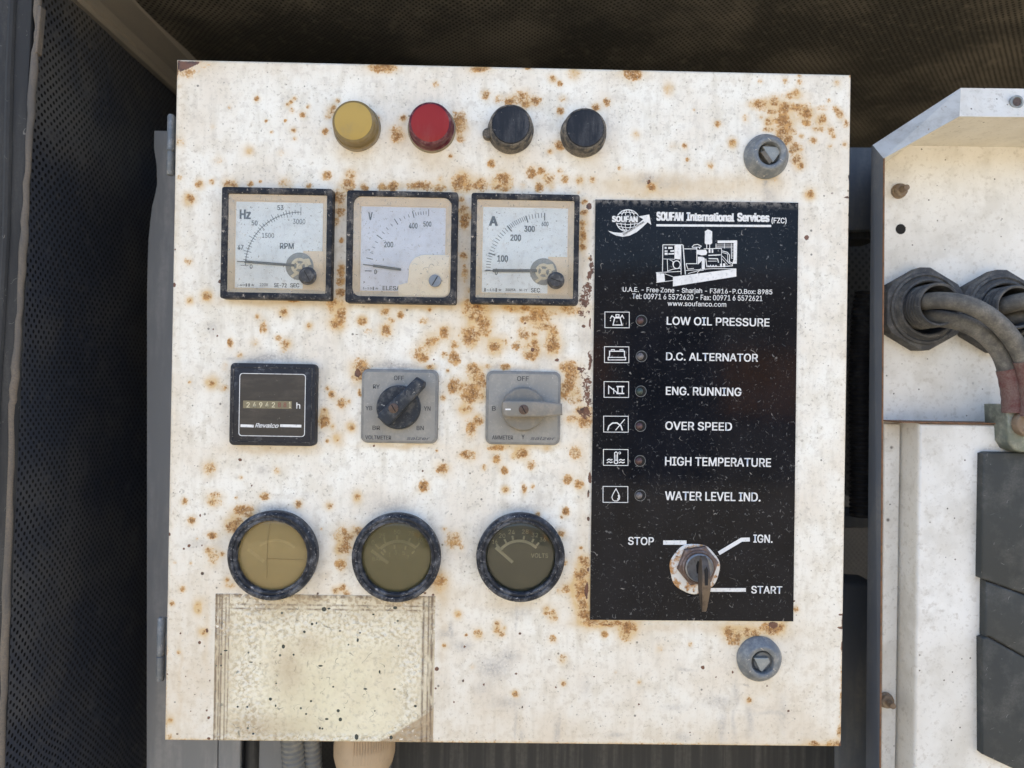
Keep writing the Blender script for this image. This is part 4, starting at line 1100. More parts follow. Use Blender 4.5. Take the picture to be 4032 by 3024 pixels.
MB().lathe(sc_, [(3.9, -5.9), (3.9, -6.5), (3.4, -7), (0, -7.1)], 32).build("screw", M['screw_blue'], p, smooth=40)
MB().stroke([ray_pt(sc_, 3.2, 60), ray_pt(sc_, 3.2, 240)], .6, -7.13).build("screw_slot", M['slot'], p)

# ammeter
p, yd = meter(1853, 762, 2280, 1197, (1875, 786, 2260, 1174), (1900, 818, 2234, 1154), (2158, 1011, True), .8, M['dial'], "square ammeter marked A")
c = at(2141, 1067, yd)
spec = []
for a0_, a1_, n_, bw in ((180, 163, 6, .7), (163, 130, 10, .7), (130, 109, 10, .7), (109, 90, 6, .7)):
    for i in range(n_):
        mj = i == 0 and a0_ < 180
        spec.append((a0_ + (a1_ - a0_) * i / n_, 200 * k if mj else 209 * k, 228 * k, .85 if mj else .4))
spec.append((90, 198 * k, 228 * k, .7))
ticks(p, yd, c, spec, M['print'])
T2("A", (720, 1440, 797, 1525), oy=200, bd=.06); T2("300", (1026, 1524, 1120, 1578), oy=200, bd=.045); T2("600", (1178, 1488, 1238, 1528), oy=200)
T2("200", (906, 52, 1000, 108), bd=.045); T2("100", (792, 232, 886, 290), bd=.045); T2("0", (770, 348, 796, 404))
T2("\u2261~15\u22a5\u2606", (678, 518, 832, 550), M['print_grey']); T2("300/5A", (862, 522, 952, 548), M['print']); T2("SE-72", (982, 526, 1052, 546), M['print']); T2("SEC", (1085, 518, 1164, 556), M['print'])
hubset(p, yd, (2140, 1070), 53, (2189, 1104), 27, 160)
needle(p, yd, (2115, 1067), (1940, 1066), (1908, 1067), 1.9)

# ---- hour meter
yf = -6
x0, z1 = at(905, 1428, yf); x1, z0 = at(1240, 1758, yf)
hm = MB(); hm.prism(rrect(x0, x1, z0, z1, 3), yf, .05, 1.2)
hm = hm.build("hour_meter", M['meter_black'], cab, smooth=40, label="square black hour meter reading 24942")
a0, b1 = at(919, 1444, yf); a1, b0 = at(1226, 1744, yf)
MB().frame(rrect(a0, a1, b0, b1, 1), rrect(a0 + .5, a1 - .5, b0 + .5, b1 - .5, 1), yf - .25, yf + .1).build("inner_rim", M['bezel'], hm)
c0, d1_ = at(945, 1470, yf); c1, d0_ = at(1199, 1719, yf)
MB().prism(rrect(c0, c1, d0_, d1_, 2), yf - .1, yf + .2).build("face_window", M['meter_face'], hm)
MB().frame(rrect(c0 - .2, c1 + .2, d0_ - .2, d1_ + .2, 2), rrect(c0 + .2, c1 - .2, d0_ + .2, d1_ - .2, 1.7), yf - .2, yf).build("white_outline", M['white_print'], hm)
w0, w1 = at(958, 1577, yf), at(1149, 1610, yf)
MB().prism([(w0[0], w1[1]), (w1[0], w1[1]), (w1[0], w0[1]), (w0[0], w0[1])], yf - .2, yf).build("digit_window", M['digit_bg'], hm)
for i, ch in enumerate("24942"):
    bx = tl(600, 900, [(820 + 55 * i, 1512), (848 + 55 * i, 1558)]); text(ch, (*bx[0], *bx[1]), yf - .22, hm, M['digit'], .02, name="digit")
for i, ch in enumerate("88"):
    bx = tl(600, 900, [(1094 + 48 * i, 1514), (1120 + 48 * i, 1556)]); text(ch, (*bx[0], *bx[1]), yf - .22, hm, M['digit_red'], .02, name="digit")
bx = tl(600, 900, [(1190, 1508), (1206, 1562)]); text("1", (*bx[0], *bx[1]), yf - .22, hm, M['digit'], .02, name="digit")
bx = tl(600, 900, [(1254, 1515), (1288, 1568)]); text("h", (*bx[0], *bx[1]), yf - .1, hm, M['white_print'], .02)
bx = tl(600, 1600, [(893, 148), (1100, 186)]); text("Revalco", (*bx[0], *bx[1]), yf - .12, hm, M['white_print'], .03, .35)
for u, v in ((768, 883), (1113, 1298)):
    m = MB()
    q0, q1 = at(600 + u / 2.212, 1600 + 168 / 2.212, yf), at(600 + v / 2.212, 1600 + 172 / 2.212, yf)
    m.stroke([q0, q1], 1.7, yf - .12)
    m.build("white_bar", M['white_print'], hm)

# ---- rotary switches
def sw(bx, label):
    yf = -3.2
    x0, z1 = at(bx[0], bx[1], yf); x1, z0 = at(bx[2], bx[3], yf)
    p = MB().prism(rrect(x0, x1, z0, z1, 4.2), yf, .05, 1.0).build("rotary_switch", M['sw_rim'], cab, smooth=40, label=label)
    MB().prism(rrect(x0 + 1.8, x1 - 1.8, z0 + 1.6, z1 - 1.8, 3), yf - .2, yf + .2, .15).build("legend_plate", M['sw_plate'], p)
    return p, yf - .22
def T6(s, b_, y, p, m, bd=0., sh=0.):
    q = [840 + b_[0] / 1.508, 1350 + b_[1] / 1.508, 840 + b_[2] / 1.508, 1350 + b_[3] / 1.508]
    text(s, q, y, p, m, bd, sh)
p, ys = sw((1424, 1452, 1722, 1748), "grey voltmeter switch with a black lever knob")
for s, b_ in (("OFF", (1072, 195, 1131, 222)), ("RY", (948, 247, 988, 272)), ("YB", (903, 375, 944, 400)), ("YN", (1250, 377, 1290, 403)), ("BR", (945, 492, 990, 517)), ("BN", (1207, 493, 1250, 518)), ("VOLTMETER", (902, 550, 1056, 574))):
    T6(s, b_, ys, p, M['print_sw'], .02)
T6("salzer", (1148, 557, 1286, 577), ys, p, M['print_sw2'], .03, .25)
c = at(1569, 1604, -6)
MB().lathe(c, [(13.6, ys), (13.9, ys - 1.5), (13.4, ys - 4.5), (12.6, ys - 5.2), (0, ys - 5.2)], 56).build("knob_base", M['knob_black'], p, smooth=40)
LV = [at(840 + x / 1.508, 1350 + y / 1.508, -17) for x, y in ((972, 442), (985, 415), (1205, 203), (1252, 232), (1250, 262), (1042, 492), (1020, 485))]
MB().prism(LV, -17.5, ys - 4, 1.2, seg=3).build("knob_lever", M['knob_black'], p, smooth=35)
q = at(1549, 1607, -18)
MB().lathe(q, [(3.0, -17.4), (3.0, -17.9), (2.6, -18.1), (0, -18.1)], 28).build("screw", M['screw_brown'], p, smooth=40)
MB().stroke([ray_pt(q, 2.4, 120), ray_pt(q, 2.4, 300)], .6, -18.13).build("screw_slot", M['slot'], p)
p, ys = sw((1915, 1459, 2205, 1754), "grey ammeter switch with a dusty grey lever knob")
for s, b_ in (("OFF", (1803, 198, 1873, 227)), ("B", (1655, 376, 1677, 403)), ("AMMETER", (1655, 550, 1780, 574)), ("Y", (1830, 545, 1848, 573))):
    T6(s, b_, ys, p, M['print_sw'], .02)
T6("salzer", (1883, 557, 2031, 577), ys, p, M['print_sw2'], .03, .25)
c = at(2061, 1611, -6)
MB().lathe(c, [(13.6, ys), (13.9, ys - 1.5), (13.4, ys - 4.5), (12.6, ys - 5.2), (0, ys - 5.2)], 56).build("knob_base", M['knob_grey'], p, smooth=40)
LV = [at(840 + x / 1.508, 1350 + y / 1.508, -17) for x, y in ((1716, 395), (1718, 352), (1740, 343), (1900, 345), (2030, 355), (2071, 362), (2073, 430), (1960, 440), (1740, 440), (1720, 428))]
MB().prism(LV, -17.5, ys - 4, 1.2, seg=3).build("knob_lever", M['knob_grey'], p, smooth=35)
q = at(2062, 1612.5, -18)
MB().lathe(q, [(3.0, -17.4), (3.0, -17.9), (2.6, -18.1), (0, -18.1)], 28).build("screw", M['screw_brown'], p, smooth=40)
MB().stroke([ray_pt(q, 2.4, 120), ray_pt(q, 2.4, 300)], .6, -18.13).build("screw_slot", M['slot'], p)
qa, qb = at(1990, 1612, -18), at(2011, 1612, -18)
MB().stroke([qa, qb], .9, -17.6).build("pointer_mark", M['white_print'], p)

# ---- round gauges
def rgauge(cx, cy, lens, label):
    h = 9.0
    c = at(cx, cy, -h)
    k = .1618 * (434 - h) / 434
    R = 174 * k; ri = 138 * k
    p = MB().lathe(c, [(R * .99, .05), (R * 1.0, -2), (R * 1.01, -h + 3.0), (R * 1.0, -h + 1.4), (R * .96, -h + .3), (R * .92, -h), (R * .885, -h + .35), (R * .875, -h + .9), (R * .86, -h + .7), (R * .83, -h + .6), (ri * 1.01, -h + 1.0), (ri, -h + 1.8), (ri, -2)], 96, wob=.0015).build("round_gauge", M['ring'], cab, smooth=40, label=label)
    MB().lathe(c, [(ri, -2.6), (0, -2.6)], 64).build("dial", M['gdial1'] if lens is M['lens1'] else M['gdial'], p)
    MB().lathe(c, [(ri * .998, -h + 3.9), (ri * .9, -h + 3.3), (ri * .6, -h + 2.6), (0, -h + 2.2), (0, -h + 2.7), (ri * .6, -h + 3.1), (ri * .9, -h + 3.8), (ri * .998, -h + 4.4)], 64).build("lens", lens, p, smooth=60)
    return p, -2.7
def arcs(p, y, px, mat, items, name="scale_marks"):
    m = MB()
    for pts, wd in items:
        m.stroke([at(*q, y) for q in pts], wd, y)
    return m.build(name, mat, p)
def arc3(a, b_, c_, n=24):
    """circle arc through three pixel points"""
    ax, ay = a; bx, by = b_; cx, cy = c_
    d = 2 * (ax * (by - cy) + bx * (cy - ay) + cx * (ay - by))
    ux = ((ax * ax + ay * ay) * (by - cy) + (bx * bx + by * by) * (cy - ay) + (cx * cx + cy * cy) * (ay - by)) / d
    uy = ((ax * ax + ay * ay) * (cx - bx) + (bx * bx + by * by) * (ax - cx) + (cx * cx + cy * cy) * (bx - ax)) / d
    r = math.hypot(ax - ux, ay - uy); t0 = math.atan2(ay - uy, ax - ux); t1 = math.atan2(cy - uy, cx - ux)
    return [(ux + r * math.cos(t0 + (t1 - t0) * i / n), uy + r * math.sin(t0 + (t1 - t0) * i / n)) for i in range(n + 1)]
t6 = lambda *pts: [(840 + x / 1.508, 1350 + y / 1.508) for x, y in pts]
p, yg = rgauge(1067, 2192, M['lens1'], "round gauge with a cracked amber-yellow lens")
arcs(p, yg, 0, M['gprint'], [(arc3(*t6((275, 1208), (375, 1172), (482, 1218))), 1.6)])
arcs(p, yg - 1, 0, M['gprint'], [(t6((205, 1225), (300, 1300)), 2.2)], "needle")
m = MB()
for pts in (((337, 1070), (322, 1180), (318, 1300), (318, 1400)), ((318, 1280), (420, 1285), (545, 1290))):
    m.stroke([at(*q, -7) for q in t6(*pts)], .16, -7.0)
m.build("lens_crack", M['crack'], p)
p, yg = rgauge(1558, 2200, M['lens2'], "round pressure gauge with a hazy olive lens")
arcs(p, yg, 0, M['gprint'], [(arc3(*t6((992, 1222), (1095, 1178), (1203, 1218))), 1.9)] + [(t6(*q), 1.1) for q in (((960, 1195), (985, 1222)), ((1012, 1160), (1022, 1188)), ((1090, 1142), (1091, 1168)), ((1170, 1158), (1160, 1180)), ((1225, 1188), (1205, 1212)), ((1076, 1200), (1076, 1224)), ((1143, 1205), (1138, 1228)), ((1195, 1235), (1178, 1252)), ((1010, 1225), (1022, 1245)), ((995, 1240), (1012, 1260)))])
arcs(p, yg - 1, 0, M['gprint'], [(t6((938, 1232), (1038, 1308)), 2.0)], "needle")
for s, b_ in (("0", (940, 1172, 956, 1198)), ("25", (985, 1132, 1020, 1158)), ("50", (1072, 1110, 1110, 1134)), ("75", (1158, 1120, 1192, 1145)), ("100", (1215, 1160, 1258, 1184)), ("3", (1075, 1232, 1092, 1256)), ("5", (1122, 1236, 1138, 1258)), ("7", (1148, 1262, 1162, 1284)), ("1", (1042, 1246, 1052, 1268)), ("BAR", (945, 1270, 1000, 1294))):
    T6(s, b_, yg, p, M['gprint'])
p, yg = rgauge(2050, 2199, M['lens3'], "round volts gauge with a dark olive lens")
arcs(p, yg, 0, M['gprint'], [(arc3(*t6((1706, 1228), (1818, 1176), (1918, 1218))), 1.7)] + [(t6(*q), 1.2) for q in (((1680, 1196), (1702, 1220)), ((1728, 1166), (1740, 1188)), ((1775, 1146), (1780, 1170)), ((1846, 1146), (1842, 1168)), ((1902, 1164), (1892, 1184)), ((1934, 1186), (1918, 1204)))])
arcs(p, yg - 1, 0, M['gprint'], [(t6((1676, 1215), (1778, 1304)), 1.9)], "needle")
for s, b_ in (("16", (1656, 1168, 1686, 1192)), ("20", (1696, 1132, 1734, 1158)), ("24", (1752, 1110, 1790, 1136)), ("28", (1832, 1108, 1872, 1134)), ("32", (1890, 1128, 1928, 1154)), ("36", (1938, 1156, 1974, 1180)), ("VOLTS", (1886, 1250, 1988, 1276))):
    T6(s, b_, yg, p, M['gprint'])

# ---- black label plate
def plate_paint():
    t = NT("black_label_plate")
    col = t.mix(t.ramp(t.noise(30, 3), .3, .7), (.004, .005, .008), (.008, .009, .013))
    f1 = t.flecks(230, .020, .605, 0.0); f2 = t.flecks(400, .03, .63, 6.0); f3 = t.flecks(120, .012, .645, 9.0)
    col = t.mix(t.math('MULTIPLY', f1, .6), col, (.20, .20, .20))
    col = t.mix(t.math('MULTIPLY', f2, .5), col, (.12, .12, .125))
    col = t.mix(t.math('MULTIPLY', f3, .6), col, (.34, .32, .30))
    col = t.mix(t.math('MULTIPLY', t.ramp(t.noise(800, 2), .62, .72), .06), col, (.22, .22, .22))
    a = t.n("ShaderNodeTexCoord"); s = t.n("ShaderNodeSeparateXYZ"); t.l(a.outputs["Object"], s.inputs[0])
    top = t.ramp(s.outputs[2], .128, .1375)     # dust caught along the top edge of the plate
    col = t.mix(t.math('MULTIPLY', top, t.ramp(t.noise(260, 4, .7), .42, .6)), col, (.30, .275, .25))
    t.bump(t.noise(300, 3), .05, .0002)
    r = t.ramp(t.noise(200, 4), .3, .7, .05, .12)
    t.spec_ = .24
    return t.done(col, r, 0.0, .13)
M['plate'] = plate_paint()
P4 = ats([(2345, 785), (3144, 798), (3124, 2447), (2323, 2441)], -1.2)
lp = MB().prism(list(reversed(P4)), -1.2, .05, .12).build("label_plate", M['plate'], cab, label="glossy black printed label plate")
ln_ = M['white_print']; yp = -1.25
def T4(s, b_, bd=0., sh=0., rot=0., m=None):
    text(s, (2320 + b_[0] / 2.572, 770 + b_[1] / 2.572, 2320 + b_[2] / 2.572, 770 + b_[3] / 2.572), yp, lp, m or ln_, bd, sh, rot)
def T5(s, b_, bd=.025):
    text(s, (2280 + b_[0] / 1.2286, 1150 + b_[1] / 1.2286, 2280 + b_[2] / 1.2286, 1150 + b_[3] / 1.2286), yp, lp, ln_, bd)
T4("SOUFAN", (680, 166, 955, 258), .06); T4("International", (985, 172, 1470, 262), .06); T4("Services", (1498, 176, 1826, 266), .06); T4("(FZC)", (1846, 222, 1998, 290), .02)
T4("U.A.E. - Free Zone - Sharjah - F3#16-P.O.Box: 8985", (340, 938, 1855, 1000), .012)
T4("Tel: 00971 6 5572620 - Fax: 00971 6 5572621", (436, 1003, 1754, 1058), .012)
T4("www.soufanco.com", (794, 1072, 1388, 1122), .012)
for s, b_ in (("LOW OIL PRESSURE", (424, 123, 922, 163)), ("D.C. ALTERNATOR", (421, 295, 866, 334)), ("ENG. RUNNING", (420, 460, 785, 501)), ("OVER SPEED", (417, 628, 740, 669)), ("HIGH TEMPERATURE", (416, 800, 929, 843)), ("WATER LEVEL IND.", (416, 967, 878, 1010)), ("STOP", (237, 1185, 362, 1224)), ("IGN.", (843, 1173, 936, 1213)), ("START", (833, 1422, 983, 1459))):
    T5(s, b_)
def strokes(name, scale, ox, oy, items, y=None):
    m = MB()
    for it in items:
        pts, wd = it[0], it[1]; cl = len(it) > 2 and it[2]
        m.stroke([at(ox + x / scale, oy + y_ / scale, yp) for x, y_ in pts], wd * .1613 / scale, yp if y is None else y, closed=cl)
    return m.build(name, ln_, lp)
def fills(name, scale, ox, oy, polys):
    m = MB()
    for i, pl in enumerate(polys):
        m.prism([at(ox + x / scale, oy + y_ / scale, yp) for x, y_ in pl], yp - .03 - .011 * (i % 7), yp + .04)
    return m.build(name, ln_, lp)
strokes("underline", 2.572, 2320, 770, [([(680, 301), (1843, 308)], 22)])
for it_ in (([(407, 1212), (520, 1212)], 21), ([(676, 1264), (786, 1198), (826, 1197)], 19), ([(600, 1441), (807, 1441)], 18)):
    strokes("pointer_line", 1.2286, 2280, 1150, [it_])
# globe and arrow emblem
gl = []
gc = (392, 255)
gl.append(([(gc[0] + 118 * math.cos(a), gc[1] + 112 * math.sin(a)) for a in [math.radians(k_ * 12) for k_ in range(30)]], 9, True))
for f in (.25, .62):
    for sgn in (-1, 1):
        gl.append(([(gc[0] + sgn * 118 * f * math.cos(a), gc[1] + 112 * math.sin(a)) for a in [math.radians(-90 + 180 * k_ / 16) for k_ in range(17)]], 7))
for h_ in (-.72, -.42, .3, .58, .82):
    hw = 118 * math.sqrt(1 - h_ * h_)
    gl.append(([(gc[0] - hw, gc[1] + 112 * h_ - 6 * (1 if h_ > 0 else -1)), (gc[0], gc[1] + 112 * h_ + 6 * (1 if h_ > 0 else -1)), (gc[0] + hw, gc[1] + 112 * h_ - 6 * (1 if h_ > 0 else -1))], 7))
strokes("globe_emblem", 2.572, 2320, 770, gl)
blk = M['plate']
m = MB(); m.prism([at(2320 + x / 2.572, 770 + y_ / 2.572, yp) for x, y_ in ((222, 200), (500, 204), (530, 270), (226, 276))], yp - .16, yp - .02); m.build("emblem_band", M['meter_black'], lp)
yp -= .16
T4("SOUFAN", (230, 208, 492, 270), .07)
fills("arrow_emblem", 2.572, 2320, 770, [[(190, 356), (250, 372), (320, 378), (380, 366), (440, 330), (500, 280), (548, 240), (498, 212), (608, 192), (628, 298), (592, 270), (540, 320), (480, 370), (410, 405), (340, 418), (270, 404), (220, 380)]])
yp -= .12
T4("International Services", (325, 318, 572, 340), .01, 0, 33, M['meter_black'])
yp += .28
# printed generator drawing
fills("generator_drawing", 2.572, 2320, 770, [
    [(848, 822), (1490, 740), (1490, 820), (848, 920)], [(680, 782), (760, 790), (768, 868), (684, 880)],
    [(1172, 362), (1190, 350), (1200, 344), (1222, 350), (1245, 364), (1245, 482), (1232, 494), (1182, 494), (1170, 482)],
    [(870, 502), (930, 502), (922, 646), (868, 640)], [(1092, 552), (1180, 548), (1196, 575), (1185, 600), (1140, 606), (1092, 592)],
    [(1300, 456), (1498, 454), (1498, 480), (1300, 482)], [(1462, 482), (1498, 480), (1494, 690), (1450, 690), (1462, 640)],
    [(764, 520), (784, 520), (784, 540), (764, 540)], [(800, 520), (844, 520), (844, 540), (800, 540)], [(764, 556), (794, 556), (794, 570), (764, 570)], [(822, 556), (860, 552), (860, 568), (822, 570)], [(764, 578), (794, 578), (794, 602), (764, 602)], [(802, 584), (860, 582), (860, 596), (802, 598)],
    [(1100, 620), (1150, 620), (1170, 640), (1170, 745), (1140, 745), (1140, 660), (1100, 700)],
    [(1210, 542), (1228, 542), (1228, 580), (1210, 580)], [(1240, 542), (1256, 542), (1256, 580), (1240, 580)], [(1325, 690), (1345, 690), (1345, 724), (1325, 724)], [(1356, 688), (1378, 688), (1378, 724), (1356, 724)]])
G = lambda *p_: list(p_)
strokes("generator_outline", 2.572, 2320, 770, [
    (G((746, 498), (948, 498)), 8), (G((746, 498), (742, 770)), 8), (G((866, 505), (866, 645), (750, 642)), 5), (G((950, 500), (974, 800)), 10), (G((928, 500), (930, 800)), 7),
    (G((962, 540), (1090, 540), (1090, 690), (980, 690)), 8), (G((980, 690), (1000, 745), (1060, 738)), 7), (G((790, 645), (795, 765), (850, 745), (930, 735)), 6),
    ([(886 + 36 * math.cos(math.radians(a)), 700 + 40 * math.sin(math.radians(a))) for a in range(0, 360, 24)], 9, True), (G((815, 650), (850, 668), (845, 700)), 6),
    (G((1042, 520), (1060, 500), (1098, 494), (1135, 512), (1128, 522), (1045, 524)), 7, True), (G((1085, 524), (1085, 540)), 8), (G((1118, 524), (1118, 540)), 8),
    (G((1190, 494), (1190, 536)), 7), (G((1220, 494), (1220, 536)), 7), (G((1160, 540), (1280, 536), (1340, 536)), 7), (G((1284, 535), (1284, 486)), 7),
    (G((1340, 536), (1340, 690)), 6), (G((1208, 606), (1332, 600)), 10), (G((1210, 638), (1300, 640), (1310, 680)), 10), (G((1200, 664), (1290, 664)), 6),
    (G((1345, 560), (1400, 575), (1420, 600), (1420, 670), (1460, 688)), 8), (G((1345, 575), (1400, 592), (1404, 670), (1440, 700)), 6), (G((1345, 610), (1420, 690)), 6), (G((1345, 640), (1400, 700)), 5),
    (G((1180, 640), (1190, 720), (1320, 720), (1450, 712), (1448, 690)), 8), (G((1200, 705), (1215, 722), (1228, 705), (1242, 722), (1256, 705), (1270, 722), (1284, 705), (1298, 722)), 7),
    (G((676, 780), (930, 768)), 6), (G((680, 880), (850, 860)), 6), (G((764, 792), (848, 822)), 6), (G((980, 760), (1240, 740), (1490, 742)), 6), (G((1000, 790), (1100, 762), (1160, 755)), 6), (G((1090, 790), (1130, 740)), 5),
    (G((1290, 500), (1440, 500)), 4), (G((1290, 514), (1440, 514)), 4), (G((1290, 528), (1440, 528)), 4), (G((1370, 486), (1370, 536)), 6), (G((1440, 486), (1440, 640)), 6)]
    + [(G((1446, 500 + 15 * i), (1464, 500 + 15 * i)), 4) for i in range(10)] + [(G((1142, 632 + 14 * i), (1166, 632 + 14 * i)), 5) for i in range(8)])
# pictogram boxes
BX = [(125, 96, 243, 173), (123, 264, 241, 342), (121, 433, 240, 510), (119, 600, 238, 678), (118, 761, 237, 839), (116, 940, 236, 1018)]
for i, (x0, y0, x1, y1) in enumerate(BX):
    strokes("pictogram_frame", 1.2286, 2280, 1150, [([(x0, y0), (x1, y0 + 1), (x1, y1), (x0, y1 - 1)], 3.2, True)])
E1 = 2.212
def icon(items, fl=None):
    strokes("pictogram", E1, 1600, 900, items)
icon([([(1815, 778), (1800, 840), (1878, 840), (1862, 778)], 9, True), ([(1826, 750), (1826, 770), (1852, 770), (1852, 750)], 8, True), ([(1776, 785), (1790, 760), (1816, 778)], 8), ([(1864, 778), (1880, 755), (1896, 785)], 8), ([(1778, 795), (1778, 806)], 8)])
icon([([(1770, 1108), (1770, 1068), (1900, 1068), (1900, 1108)], 9), ([(1758, 1122), (1910, 1122), (1910, 1144), (1758, 1144)], 8, True), ([(1785, 1062), (1785, 1055), (1812, 1055), (1812, 1062)], 7), ([(1860, 1062), (1860, 1055), (1888, 1055), (1888, 1062)], 7), ([(1766, 1110), (1766, 1122)], 8), ([(1902, 1110), (1902, 1122)], 8)])
icon([([(1762, 1442), (1762, 1372), (1840, 1432)], 9), ([(1830, 1376), (1898, 1376)], 11), ([(1830, 1436), (1898, 1436)], 11), ([(1842, 1376), (1842, 1436)], 9), ([(1880, 1376), (1880, 1436)], 9), ([(1806, 1390), (1806, 1440)], 7)])
E1y = 1600
def icon2(items): strokes("pictogram", 2.212, 1600, 1600, items)
icon2([([(1753, 210), (1765, 170), (1795, 146), (1835, 144), (1868, 168), (1882, 210)], 11), ([(1822, 208), (1902, 112)], 8)])
icon2([([(1814, 474), (1814, 405), (1826, 396), (1838, 405), (1838, 474)], 8), ([(1826 + 16 * math.cos(math.radians(a)), 484 + 16 * math.sin(math.radians(a))) for a in range(0, 360, 30)], 9, True), ([(1858 + 9 * math.cos(math.radians(a)), 406 + 9 * math.sin(math.radians(a))) for a in range(0, 360, 40)], 5, True), ([(1746, 470), (1764, 460), (1780, 468), (1796, 462)], 9), ([(1746, 492), (1764, 482), (1780, 490), (1796, 484)], 9), ([(1850, 470), (1868, 462), (1884, 470), (1902, 464)], 9), ([(1850, 492), (1868, 484), (1884, 492), (1902, 486)], 9), ([(1826, 420), (1826, 470)], 5)])
icon2([([(1826, 718), (1802, 760), (1790, 790), (1796, 812), (1812, 824), (1838, 824), (1856, 808), (1858, 785), (1846, 755)], 7, True), ([(1846, 772), (1850, 796), (1838, 812)], 9)])
# led windows
LEDS = [(298, 138, 'led_red'), (298, 311, 'led_clear'), (295, 480, 'led_green'), (293, 648, 'led_red'), (291, 817, 'led_red'), (292, 984, 'led_clear')]
for x, y_, mt in LEDS:
    c = at(2280 + (x + 4) / 1.2286, 1150 + y_ / 1.2286, -1.3)
    MB().lathe(c, [(3.6, -1.22), (3.6, -1.34), (3.35, -1.36), (3.3, -1.22)], 32).build("led_rim", M['lock'], lp)
    MB().lathe(c, [(3.32, -1.24), (0, -1.24)], 32).build("led_hole", M['slot'], lp)
    c2 = at(2280 + (x - 2) / 1.2286, 1150 + y_ / 1.2286, -1.3)
    MB().lathe(c2, [(2.2, -1.25), (2.1, -1.7), (1.5, -2.3), (0, -2.6)], 24).build("status_led", M[mt], lp, smooth=60)

# ---- key switch
kx = lambda x, y_, d=-1.3: at(2280 + x / 1.2286, 1150 + y_ / 1.2286, d)
c = kx(558, 1337)
def washer_paint():
    t = NT("rusty_washer")
    n_ = t.noise(160, 5, .7)
    col = t.mix(t.ramp(n_, .46, .60), (.66, .64, .60), (.42, .22, .08))
    col = t.mix(t.ramp(t.noise(300, 4), .6, .68), col, (.16, .08, .04))
    t.bump(n_, .4, .0004); return t.done(col, .6)
M['washer'] = washer_paint()
ks = MB().lathe(c, [(15.8, -1.2), (16.0, -1.6), (15.4, -2.3), (10, -2.6), (0, -2.6)], 48, wob=.02).build("key_switch", M['washer'], cab, smooth=40, label="rusty key switch on the black plate")
c = kx(577, 1326, -5)
hexp = [ray_pt(c, 13.3, a) for a in (10, 70, 130, 190, 250, 310)]
MB().prism(hexp, -5.2, -2.5, 1.2).build("hex_nut", M['nut'], ks, smooth=20)
MB().lathe(kx(580, 1330, -6), [(10.4, -5), (10.4, -6.2), (9.6, -6.9), (8.8, -6.6)], 48).build("ring", M['nut'], ks, smooth=40)
MB().lathe(kx(582, 1334, -7), [(8.9, -5), (8.9, -7.4), (8.1, -8.2), (7.6, -7.9), (0, -7.9)], 48).build("key_barrel", M['barrel'], ks, smooth=35)
s = kx(578, 1334, -8)
MB().prism([(s[0] - 1.1, s[1] - 3.6), (s[0] + .9, s[1] - 3.6), (s[0] + 1.2, s[1] + 3.4), (s[0] - .6, s[1] + 4.4), (s[0] - 1.5, s[1] + 1.5)], -7.98, -7.8).build("key_slot", M['slot'], ks)
# the key: a flat blade standing edge-on, its bow hanging down
ky = MB()
x0 = kx(597, 1330, -12)[0]; zt = kx(600, 1278, -14)[1]; zb = kx(612, 1546, -16)[1]
prof = [(-8.0, zt - 9), (-10, zt - 4), (-13, zt), (-17, zt - 2), (-20.5, zt - 9), (-21, zt - 18), (-19.5, zb + 8), (-17.5, zb + 1), (-16, zb), (-14, zb + 2), (-12.2, zb + 9), (-10, zt - 22), (-8.0, zt - 14)]
wd = [1.4, 1.6, 1.6, 1.9, 2.4, 2.6, 1.9, 1.3, 1.2, 1.3, 1.8, 2.0, 1.5]
i = len(ky.v); n_ = len(prof)
for sgn in (-1, 1):
    for (y_, z_), w_ in zip(prof, wd): ky.v.append((x0 + sgn * w_, y_, z_))
ky.f.append(tuple(range(n_))); ky.f.append(tuple(range(2 * n_ - 1, n_ - 1, -1)))
for j in range(n_): ky.f.append((j, (j + 1) % n_, n_ + (j + 1) % n_, n_ + j))
key = ky.build("ignition_key", M['key_metal'], None, (x0, -8, zt - 11), 40)
tag(key, "worn brown key standing edge-on in the key switch between STOP and START", "key")
MB().prism([(x0 - 1.0, zt - 16), (x0 + .9, zt - 16), (x0 + 1.0, zt - 7), (x0, zt - 4.5), (x0 - 1.1, zt - 7)], -20.9, -20.3).build("ring_hole", M['slot'], key)
# flange drips under locks etc. are paint wear; beige gland under the cabinet
q = at(1436, 2930, 45); R = 20.5
pr = [(0, -262), (15, -262), (16, -257), (19.5, -252), (R + .5, -246), (R + .6, -238), (R, -236), (R - .5, -212), (0, -212)]
gd = MB().lathe((q[0], 45), pr, 48, 'z').build("cable_gland", M['gland_beige'], cab, smooth=40, label="beige plastic gland under the cabinet")
m = MB()
for a in range(-100, -20, 5):
    aa = math.radians(a); x, y_ = q[0] + (R + .2) * math.cos(aa), 45 + (R + .2) * math.sin(aa)
    m.tube([(x, y_, -244), (x, y_, -222)], .55, 6)
m.build("grip_rib", M['gland_beige'], gd)

